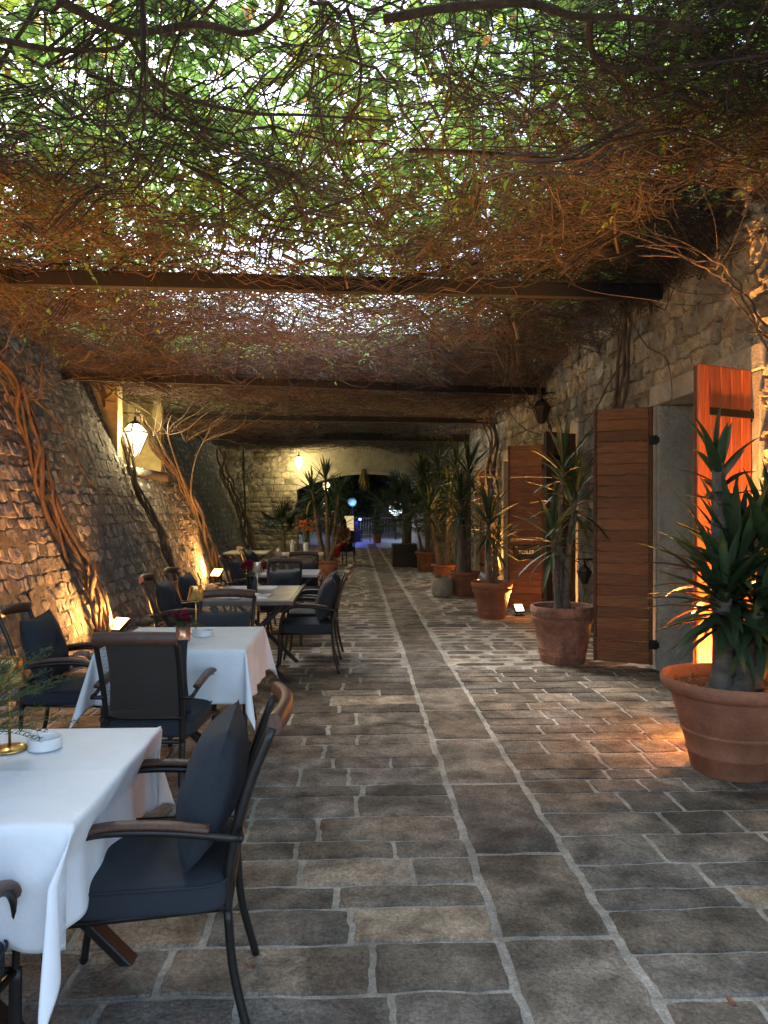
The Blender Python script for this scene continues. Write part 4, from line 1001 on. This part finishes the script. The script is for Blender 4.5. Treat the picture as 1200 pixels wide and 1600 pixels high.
# pale stone urn
mb = MB(); n = 48; P = []
for (r_, z_) in ((0, 0), (.13, 0), (.16, .03), (.185, .12), (.19, .22), (.165, .33), (.14, .345), (.12, .33), (.11, .30), (0, .30)):
    P.append([(r_ * (1 + .06 * abs(math.cos(4 * math.pi * k / n)) ** .5) * math.cos(2 * math.pi * k / n), r_ * (1 + .06 * abs(math.cos(4 * math.pi * k / n)) ** .5) * math.sin(2 * math.pi * k / n), z_) for k in range(n + 1)])
t = thing('stone_urn', 'low pale ribbed stone urn with a small trailing plant', 'plant pot', (1.55, 13.1, 0)); mb.grid(np.array(P)); mb.build('pot', M['stonepot'], t)
mb = MB(); rr = random.Random(4)
for i in range(60): blade(mb, (rr.uniform(-.08, .08), rr.uniform(-.08, .08), .30), rr.uniform(0, 6.28), rr.uniform(.2, 1.4), rr.uniform(.08, .2), .012, 1.6, (1, 1.2, 1), 5)
mb.build('foliage', M['yucca'], t)

# fan palms
def fanpalm(loc, h, nf, fr, label, seed, box=None, spread=.9, name='fan_palm', group=None):
    rr = random.Random(seed); t = thing(name, label, 'palm', loc, 0, group)
    if box:
        w, bh = box; mb = MB(); mb.box((-w, -w, .0), (w, w, bh), .01)
        for z in np.arange(.04, bh, .045): mb.box((-w - .006, -w - .006, z), (w + .006, w + .006, z + .03), .004)
        mb.build('planter', M['planter'], t, smooth=False)
    b = box[1] if box else 0
    mb = MB(); mb.tube([(0, 0, b * .8), (.02, 0, h * .4), (0, 0, h * .62)], [.07, .06, .05], 10, wob=.15); mb.build('trunk', M['yucca_bark'], t)
    mb = MB(); st = MB()
    for i in range(nf):
        az = i * 2.4 + rr.uniform(-.3, .3); el = rr.uniform(-.35, 1.35); L = spread * rr.uniform(.5, 1) * h * .4
        o = np.array([0, 0, h * .6 + rr.uniform(-.15, .1) * h]); d = np.array([math.cos(az) * math.cos(el), math.sin(az) * math.cos(el), math.sin(el)]); e = o + d * L
        st.tube([o, o + d * L * .5 + [0, 0, .03], e], .007, 4)
        k = rr.uniform(.5, 1.4); side = unit(np.cross(d, [0, 0, 1.])); up = np.cross(side, d)
        for j in range(22):
            a_ = (j / 21 - .5) * 3.9; q = d * math.cos(a_) + side * math.sin(a_); q = unit(q + up * .15)
            az2 = math.atan2(q[1], q[0]); el2 = math.asin(max(-1, min(1, q[2]))); blade(mb, e, az2, el2, fr * (1 - .25 * abs(a_) / 2), .03, .9, (k, k, k), 4)
    st.build('frond_stalks', M['stem'], t); f = mb.build('fronds', M['palm'], t); return t
fanpalm((1.35, 20.3, 0), 2.3, 40, .55, 'bushy dark palm in a square slatted planter right of the path', 5, (.33, .62), 1.1)
fanpalm((-1.75, 17.8, 0), 1.75, 26, .42, 'dark fan palm standing before the yellow lit end wall', 6, None, .8)
fanpalm((2.2, 22.2, 0), 2.9, 34, .6, 'tall dark palm under the right end of the arch', 7, None, .9)
fanpalm((1.9, 26.5, 0), 2.4, 40, .6, 'dark palm on the right just beyond the arch', 17, None, 1.1)
fanpalm((2.3, 31, 0), 2.6, 40, .6, 'dark palm on the right, farther beyond the arch', 18, None, 1.1)
fanpalm((-1.7, 26.3, 0), 2.2, 36, .6, 'dark palm on the left just beyond the arch', 19, None, 1.1)
# hanging green plant at the end wall
mb = MB(); rr = random.Random(9)
for i in range(260):
    z = rr.uniform(.9, 2.9); blade(mb, (-3.15 + rr.uniform(-.28, .28), 21.2 + rr.uniform(-.3, .3), z), rr.uniform(0, 6.28), rr.uniform(-.6, .8), rr.uniform(.15, .35), .03, 1.4, (rr.uniform(.7, 1.8),) * 3, 4)
mb.tube([(-3.2, 21.2, 0), (-3.15, 21.25, 1.5), (-3.2, 21.2, 3.3)], .03, 6, (1, 1, 1)); tag(mb.build('wall_climber', M['yucca']), 'green leafy climber at the left of the yellow lit end wall', 'climber')
# dried palm tuft hanging off the arch
mb = MB(); rr = random.Random(19)
for i in range(80): blade(mb, (.28 + rr.uniform(-.06, .06), 23.1 + rr.uniform(-.06, .06), 2.85), rr.uniform(0, 6.28), -1.35 + rr.uniform(-.2, .2), rr.uniform(.4, .75), .03, .3, (rr.uniform(3, 5), rr.uniform(1.7, 2.2), 1.4), 4)
tag(mb.build('dried_frond_bunch', M['yucca']), 'bunch of dried brown fronds hanging from the middle of the arch', 'dried fronds')

# rocks by the far floodlight
for i, (dx, dy, s) in enumerate(((0, 0, .2), (.18, .25, .15), (.1, -.28, .13), (.3, .0, .10))):
    bp = atZ(362, 912); mb = MB(); P = [[(s * (1 + .35 * fbm(math.cos(t) * 1.3 + i * 5, math.sin(t) * 1.3, p * 1.2)) * math.cos(t) * math.cos(p), s * (1 + .3 * fbm(math.cos(t) + i, math.sin(t), p + 4)) * math.sin(t) * math.cos(p), s * .8 + s * .8 * math.sin(p)) for p in np.linspace(-1.57, 1.57, 9)] for t in np.linspace(0, 2 * math.pi, 15)]
    P = np.array(P); P[-1] = P[0]; mb.grid(P, (2.0, 1.8, 1.5)); o = mb.build('rock', M['rubble']); o.location = (bp.x + dx, bp.y + dy, -.01)
    tag(o, ['largest rock beside the far floodlight', 'second rock behind the largest one near the far floodlight', 'small rock in front of the heap near the far floodlight', 'smallest rock at the right of the heap near the far floodlight'][i], 'rock', 'rocks at the vine foot')

# ------------------------------------------------------------------ lights that the place has
def pointlight(parent, loc, col, e, r=.06, name='bulb_light'):
    l = bpy.data.lights.new(name, 'POINT'); l.energy = e; l.color = col; l.shadow_soft_size = r
    o = bpy.data.objects.new(name, l); COL.objects.link(o); o.parent = parent; o.location = loc; return o
def lantern(loc, s, label, lit=True, e=40, arm=None, group='street style wall lanterns', gm='lampglass', col=(1, .78, .38)):
    t = thing('wall_lantern', label, 'lantern', loc, 0, group)     # origin = centre of glass
    n = 6; top, bot, mid = .10 * s, .055 * s, .17 * s
    def ring(r, z): return [(r * math.cos(2 * math.pi * (k + .5) / n), r * math.sin(2 * math.pi * (k + .5) / n), z) for k in range(n + 1)]
    MB().grid(np.array([ring(mid * .45, .17 * s), ring(mid, .06 * s), ring(bot, -.22 * s), ring(0.001, -.22 * s)])[::-1]).build('glass_panes', M[gm] if lit else M['blackbox'], t, smooth=False)
    mb = MB(); A = ring(mid * .46, .172 * s); B = ring(mid * 1.01, .06 * s); C = ring(bot * 1.02, -.222 * s)
    for k in range(n): mb.tube([A[k], B[k], C[k]], .010 * s, 4); mb.tube([A[k], A[k + 1]], .006 * s, 4); mb.tube([B[k], B[k + 1]], .010 * s, 4); mb.tube([C[k], C[k + 1]], .006 * s, 4)
    mb.lathe([(mid * .5, .17 * s), (mid * .35, .20 * s), (.02 * s, .22 * s), (.015 * s, .27 * s), (0, .28 * s)], 6); mb.lathe([(0, -.25 * s), (.015 * s, -.24 * s), (bot, -.22 * s)], 6)
    mb.build('lantern_frame', M['iron'], t, smooth=False)
    if arm:
        mb = MB(); p = np.array([0, 0, .28 * s]); a_ = np.array(arm, float)
        mb.tube([p, p + [0, 0, .04]], .008, 6); mb.tube([p + [0, 0, .04] - .1 * unit(a_), p + [0, 0, .04] + a_], .010, 6)
        sc = p + [0, 0, .04] + a_ * .35; mb.tube([sc + np.array([0, 0, -.0]) + unit(a_) * .05 * math.cos(q) + np.array([0, 0, -.06 + .05 * math.sin(q)]) for q in np.linspace(0, 5, 12)], .006, 5)
        mb.build('bracket', M['iron'], t)
    if lit:
        # bulb stands just outside each pane side through small lights so panes do not block it
        for a_ in (0,): 
            pointlight(t, (0, 0, -.33 * s), col, e * .5, .05)
            pointlight(t, (.12 * s, -.2 * s, .0), col, e * .5, .05)
            pointlight(t, (-.02, .26 * s, .0), col, e * .4, .05)
    return t
lp = atL(211, 683, .22); lantern(tuple(lp), 1.3, 'large lit wall lantern above the sloping wall, left', True, 28, arm=(-.45, -.05, .02))
lantern((-1.74, 22.8, 3.03), 1.0, 'smaller lit lantern over the left shoulder of the arch', True, 13, arm=(0, .42, 0), col=(1, .80, .36))
lantern((-1.1, 28.0, 2.45), 1.0, 'small lit lantern seen through the arch behind the dracaena', True, 8, arm=(-.9, 0, 0))
lp = atR(846, 642, .22); lantern(tuple(lp), .8, 'unlit black lantern high on the right wall above the toilet sign', False, arm=(.2, 0, 0))
lp = atR(913, 897, .2); lantern(tuple(lp), .5, 'small unlit black lantern low on the right wall behind the second pot', False, arm=(.18, 0, 0))

def flood(loc, aim, label, e, size=.17, spill=.03, spot=172, col=(1, .42, .10), group='small floodlights at the foot of the walls'):
    t = thing('floodlight', label, 'floodlight', loc, 0, group); loc = Vector(loc); d = (Vector(aim) - loc).normalized()
    q = d.to_track_quat('Z', 'Y'); m4 = q.to_matrix()
    def ori(o): o.rotation_euler = q.to_euler(); return o
    mb = MB(); mb.box((-size / 2 - .012, -size / 2 - .012, -.045), (size / 2 + .012, size / 2 + .012, -.002), .008); ori(mb.build('housing', M['blackbox'], t, smooth=False))
    mb = MB(); mb.box((-size / 2, -size / 2, -.001), (size / 2, size / 2, .004)); ori(mb.build('light_panel', M['flood'], t, smooth=False))
    mb = MB(); z = loc.z
    mb.tube([(-.03, 0, -z + .005), (-.03, 0, -.06)], .008, 6); mb.tube([(.03, 0, -z + .005), (.03, 0, -.06)], .008, 6); mb.box((-.07, -.05, -z), (.07, .05, -z + .015)); mb.build('stand', M['blackbox'], t, smooth=False)
    pointlight(t, d * .06 + Vector((0, 0, .03)), col, e * spill, .03)
    l = bpy.data.lights.new('flood_light', 'SPOT'); l.energy = e; l.color = col; l.spot_size = R(spot); l.spot_blend = .45; l.shadow_soft_size = .06
    o = bpy.data.objects.new('flood_light', l); COL.objects.link(o); o.parent = t; o.location = d * .03; o.rotation_euler = (-d).to_track_quat('Z', 'Y').to_euler()
    return t
a = atZ(188, 1003); flood((a.x + .02, a.y - .15, .24), (-3.15, a.y - .9, 1.5), 'near floodlight glowing at the foot of the thickest vine, behind the second white table', 75, .19)
a = atZ(340, 915); flood((a.x, a.y - .1, .28), (-3.15, a.y - 1.0, 1.5), 'far floodlight glowing on the lit vine beside the rocks', 80, .2)
flood((2.42, 4.78, .12), (2.97, 5.25, 1.9), 'floodlight hidden behind the largest pot, washing the wall orange', 260, .14, spill=.025, spot=125)
flood((2.40, 10.7, .12), (2.60, 9.6, 1.3), 'floodlight on the paving right of the light terracotta pot', 45, .12, spill=.008, spot=120)
flood((2.62, 7.5, .08), (2.95, 7.7, 1.0), 'small floodlight at the foot of the tallest brown shutter', 4, .10)
flood((2.55, 14.9, .12), (2.85, 14.9, 2.5), 'floodlight behind the broad pot, low on the right wall', 65, .12, spot=120)
flood((-2.6, 4.9, .15), (-2.9, 7.6, 3.7), 'floodlight at the wall foot outside the left edge', 270, .16, spot=80, col=(1, .34, .06), spill=.004)

# ------------------------------------------------------------------ toilet sign
sp_ = atY(823, 863, 10.75)
t = thing('toilet_sign', 'small black slate sign reading TOILET hung beside the brown shutter', 'sign', tuple(sp_))
ou = []; rr = random.Random(2)
per = [(-1, -1), (-.5, -1), (0, -1), (.5, -1), (1, -1), (1, -.3), (1, .4), (1, 1), (.5, 1), (0, 1), (-.5, 1), (-1, 1), (-1, .3), (-1, -.4)]
V0 = [(x * .19 + rr.uniform(-.012, .012), -.012, z * .10 + rr.uniform(-.012, .012)) for x, z in per]; V1 = [(a_[0], .012, a_[2]) for a_ in V0]; n = len(per)
MB().add(V0 + V1, [tuple(range(n)), tuple(range(n, 2 * n))[::-1]] + [(i, i + n, (i + 1) % n + n, (i + 1) % n) for i in range(n)]).build('board', M['signblack'], t, smooth=False)
mb = MB()
for i in range(110):
    s = rr.random(); k = int(s * n); a0, a1 = V0[k], V0[(k + 1) % n]; u_ = rr.random(); c = [a0[0] * (1 - u_) + a1[0] * u_,  -.01, a0[2] * (1 - u_) + a1[2] * u_]; r_ = rr.uniform(.010, .017)
    mb.box((c[0] - r_, -.02, c[2] - r_), (c[0] + r_, .01, c[2] + r_), r_ * .5)
mb.tube([(.1, .0, .1), (.13, .05, .16), (.2, .2, .2)], .006, 5); mb.build('rough_border', M['signblack'], t, smooth=False)
cu = bpy.data.curves.new('lettering', 'FONT'); cu.body = 'TOILET'; cu.size = .072; cu.align_x = 'CENTER'; cu.align_y = 'CENTER'; cu.extrude = .004
to = bpy.data.objects.new('tmp', cu); COL.objects.link(to); dg = bpy.context.evaluated_depsgraph_get(); me = bpy.data.meshes.new_from_object(to.evaluated_get(dg)); COL.objects.unlink(to); bpy.data.objects.remove(to)
me.materials.clear(); me.materials.append(M['signwhite']); lo = bpy.data.objects.new('lettering', me); COL.objects.link(lo); lo.parent = t; lo.location = (-.01, -.0215, .0); lo.rotation_euler = (math.pi / 2, 0, 0)

# ------------------------------------------------------------------ beyond the arch
t = thing('crowd_barrier', 'pale steel crowd barrier across the far end of the path', 'barrier', (1.0, 42, 0))
mb = MB()
mb.tube([(-1.1, 0, .15), (-1.1, 0, 1.1), (1.1, 0, 1.1), (1.1, 0, .15), (-1.1, 0, .15)], .025, 6)
for x in np.linspace(-1, 1, 14): mb.tube([(x, 0, .15), (x, 0, 1.1)], .012, 4)
mb.build('rail_frame', M['steelrail'], t)
for x in (-.8, .8): MB().tube([(x, -.3, .02), (x, 0, .15), (x, .3, .02)], .02, 5).build('foot', M['steelrail'], t)
t = thing('globe_lamp', 'bright white round globe lamp above the square planter palm', 'lamp', (2.1, 38, 0))
MB().lathe([(.36 * math.sin(a_), 1.62 - .36 * math.cos(a_)) for a_ in np.linspace(0.001, math.pi - .001, 16)], 24).build('globe', M['globe'], t); MB().tube([(0, 0, 0), (0, 0, 1.3)], .03, 8).build('post', M['iron'], t)
pointlight(t, (0, -.6, 1.6), (.7, .9, 1), 5)
t = thing('dim_globe_lamp', 'dim bluish round globe lamp left of the far barrier', 'lamp', (-.15, 37, 0))
MB().lathe([(.22 * math.sin(a_), 1.95 - .22 * math.cos(a_)) for a_ in np.linspace(0.001, math.pi - .001, 16)], 24).build('globe', M['globedim'], t); MB().tube([(0, 0, 0), (0, 0, 1.75)], .03, 8).build('post', M['iron'], t)
t = thing('stage_rack', 'black music stage rack bathed in blue light', 'stage gear', (.02, 36, 0))
mb = MB(); mb.box((-.35, -.3, 0), (.25, .3, .6), .02); mb.box((-.25, -.2, .62), (.15, .2, 1.0), .02); mb.build('cases', M['blackbox'], t, smooth=False)
mb = MB(); mb.tube([(.3, -.2, 0), (.3, -.2, 1.2)], .02, 6); mb.tube([(.1, -.2, 1.2), (.8, -.2, 1.2)], .02, 6); mb.tube([(.7, -.2, 0), (.7, -.2, 1.2)], .02, 6); mb.build('stand', M['iron'], t)
mb = MB(); mb.box((.15, -.26, 1.05), (.28, -.18, 1.15)); mb.build('stage_lamp', M['blueled'], t, smooth=False); pointlight(t, (.1, -.9, 1.1), (.08, .12, 1), 9); pointlight(t, (-.1, .5, 1.8), (.15, .2, 1), 9)
t = thing('potted_topiary', 'clipped cone topiary in a small terracotta pot far down the path', 'potted plant', (1.02, 34.5, 0))
potmesh(.26, .45, .17).build('pot', M['terra'], t); mb = MB(); rr = random.Random(5)
for i in range(1400):
    h_ = rr.random() ** 1.3; a_ = rr.uniform(0, 6.28); q = .30 * (1 - h_) * math.sqrt(rr.random()) + .02; blade(mb, (q * math.cos(a_), q * math.sin(a_), .45 + h_ * 1.25), a_, rr.uniform(-.2, 1.2), .09, .04, .5, (rr.uniform(.6, 1.6),) * 3, 2)
mb.build('foliage', M['topiary'], t)
t = thing('menu_board', 'cream lit board behind the head of the woman in red', 'board', (-.35, 25, 0))
mb = MB(); mb.box((-.02, 0, .85), (.30, .03, 1.35)); mb.build('panel', M['board'], t, smooth=False); mb = MB(); mb.tube([(0, .03, 0), (0, .03, 1.3)], .015, 5); mb.tube([(.33, .03, 0), (.33, .03, 1.3)], .015, 5); mb.build('easel', M['iron'], t)
def tree(x, y, h, r, n, label, seed):
    rr = np.random.default_rng(seed); t = thing('tree', label, 'tree', (x, y, 0), 0, 'dark trees beyond the arch')
    mb = MB(); mb.tube([(0, 0, 0), (.1, 0, h * .3), (0, .1, h * .6)], [.16, .12, .07], 10, wob=.1)
    for k in range(5): a_ = k * 1.3; mb.tube([(0, .05, h * .35), (math.cos(a_) * r * .4, math.sin(a_) * r * .4, h * .55), (math.cos(a_) * r * .7, math.sin(a_) * r * .7, h * .75)], [.06, .04, .02], 6)
    mb.build('trunk', M['bark'], t)
    cl = rr.normal(0, 1, (40, 3)); cl = unit(cl) * rr.random((40, 1)) ** .4 * np.array([r, r, h * .42]) + [0, 0, h * .58]
    P = cl[rr.integers(0, 40, n)] + rr.normal(0, .38, (n, 3)); D = unit(rr.normal(0, 1, (n, 3))); Nn = unit(rr.normal(0, .5, (n, 3)) + [0, 0, 1]); L = rr.uniform(.12, .22, n); k = rr.uniform(.5, 1.6, n)
    V_, Q_, C_ = leafgeo(P, D, Nn, L, L * .6, np.stack([k, k, k], -1)); fastmesh('crown', V_, Q_, C_, M['treeleaf'], t)
for i, (x, y, h, r, n) in enumerate(((-3.5, 47, 6.5, 2.6, 9000), (0.4, 49, 7, 2.8, 11000), (4.3, 47, 6.5, 2.6, 9000), (-.6, 44.5, 4.2, 1.6, 5000))):
    tree(x, y, h, r, n, ['leftmost dark tree beyond the arch', 'tallest dark tree behind the crowd barrier', 'rightmost dark tree beyond the arch', 'shorter dark tree left of the crowd barrier'][i], 40 + i)
hb = MB(); hb.box((-14, 53, -.1), (14, 53.4, 7)); tag(hb.build('end_wall', M['rubble_bed'], smooth=False), 'high dark wall closing the view behind the far trees', 'wall')
rf = MB(); rf.box((-3.4, 24.4, 3.6), (3.4, 38, 3.75)); rf.box((-14, 38.01, 7.2), (14, 54, 7.4)); rf.box((-14, 24.4, 3.751), (14, 38, 7.4)); tag(rf.build('sky_blocker', M['beam'], smooth=False), 'unseen dark slab added over the passage to keep sky light out', 'light blocker')  # added out of view to darken everything beyond the arch

# ------------------------------------------------------------------ seated woman in red
def skinned(name, verts, edges, radii, m, parent, sub=2):
    me = bpy.data.meshes.new(name); me.from_pydata(verts, edges, []); o = bpy.data.objects.new(name, me); COL.objects.link(o)
    md = o.modifiers.new('s', 'SKIN')
    for v, r_ in zip(me.skin_vertices[0].data, radii): v.radius = (r_, r_) if not isinstance(r_, tuple) else r_
    me.skin_vertices[0].data[0].use_root = True
    o.modifiers.new('u', 'SUBSURF').levels = sub; o.modifiers['u'].render_levels = sub; me.materials.append(m); o.parent = parent
    dg = bpy.context.evaluated_depsgraph_get(); ev = bpy.data.meshes.new_from_object(o.evaluated_get(dg)); o.modifiers.clear(); o.data = ev
    for p in ev.polygons: p.use_smooth = True
    if not ev.materials: ev.materials.append(m)
    return o
pr = thing('person', 'seated woman in a red dress, long dark hair, hand raised to her mouth', 'person', (-.36, 20.95, 0), R(150))
# faces local +Y; hips at seat 0.5
vs = [(0, -.02, .55), (0, -.03, .72), (0, -.05, .90), (0, -.05, 1.02), (0, -.03, 1.10), (0, -.01, 1.19), (0, 0, 1.27),
      (.17, -.05, .99), (.22, .02, .76), (.14, .16, .98), (.07, .14, 1.10), (.04, .12, 1.15),
      (-.17, -.05, .99), (-.23, .0, .75), (-.18, .22, .66), (-.15, .30, .65),
      (.09, -.02, .53), (.10, .40, .52), (.10, .38, .10), (.10, .48, .04), (-.09, -.02, .53), (-.10, .42, .54), (-.02, .44, .12), (0, .54, .06)]
es = [(0, 1), (1, 2), (2, 3), (3, 4), (4, 5), (5, 6), (3, 7), (7, 8), (8, 9), (9, 10), (10, 11), (3, 12), (12, 13), (13, 14), (14, 15), (0, 16), (16, 17), (17, 18), (18, 19), (0, 20), (20, 21), (21, 22), (22, 23)]
rd = [.13, .11, .125, .10, .048, .075, .07, .055, .042, .032, .03, .018, .055, .042, .032, .02, .09, .065, .042, .028, .09, .065, .042, .028]
body = skinned('body', vs, es, rd, M['skin'], pr)
skinned('dress', [(0, -.02, .53), (0, -.03, .72), (0, -.05, .90), (0, -.05, 1.01), (.14, -.05, .98), (.2, -.01, .85), (-.14, -.05, .98), (-.2, -.02, .85), (.08, .1, .52), (.1, .42, .50), (.08, .46, .22), (-.08, .1, .52), (-.1, .44, .50), (-.06, .48, .22)],
        [(0, 1), (1, 2), (2, 3), (3, 4), (4, 5), (3, 6), (6, 7), (0, 8), (8, 9), (9, 10), (0, 11), (11, 12), (12, 13)], [.16, .13, .145, .11, .075, .058, .075, .058, .12, .11, .13, .12, .11, .13], M['reddress'], pr)
mb = MB()
for i in range(150):
    a_ = random.uniform(.5, 5.8) + math.pi / 2; x_, y_ = math.cos(a_) * .085, math.sin(a_) * .09
    if y_ > .06: continue
    mb.tube([(x_ * .3, y_ * .3 - .0, 1.345), (x_, y_, 1.27), (x_ * 1.15, y_ * 1.1 - .01, 1.15), (x_ * 1.3, y_ * 1.2 - .03, .95)], [.012, .016, .014, .006], 5)
mb.build('hair', M['hair'], pr)
mb = MB()
for sx in (-1, 1): mb.box((sx * .03 - .012, .064, 1.225), (sx * .03 + .012, .074, 1.235), .003)
mb.box((-.02, .066, 1.165), (.02, .076, 1.175), .003); mb.build('eyes_and_mouth', M['hair'], pr, smooth=False)
mb = MB(); mb.tube([(0, .06, 1.225), (0, .088, 1.195), (0, .072, 1.19)], [.006, .012, .008], 6); mb.build('nose', M['skin'], pr)
# rename master copies that start at the first placement; purge nothing
print('objects', len(SC.objects), 'verts', sum(len(o.data.vertices) for o in SC.objects if o.type == 'MESH'))
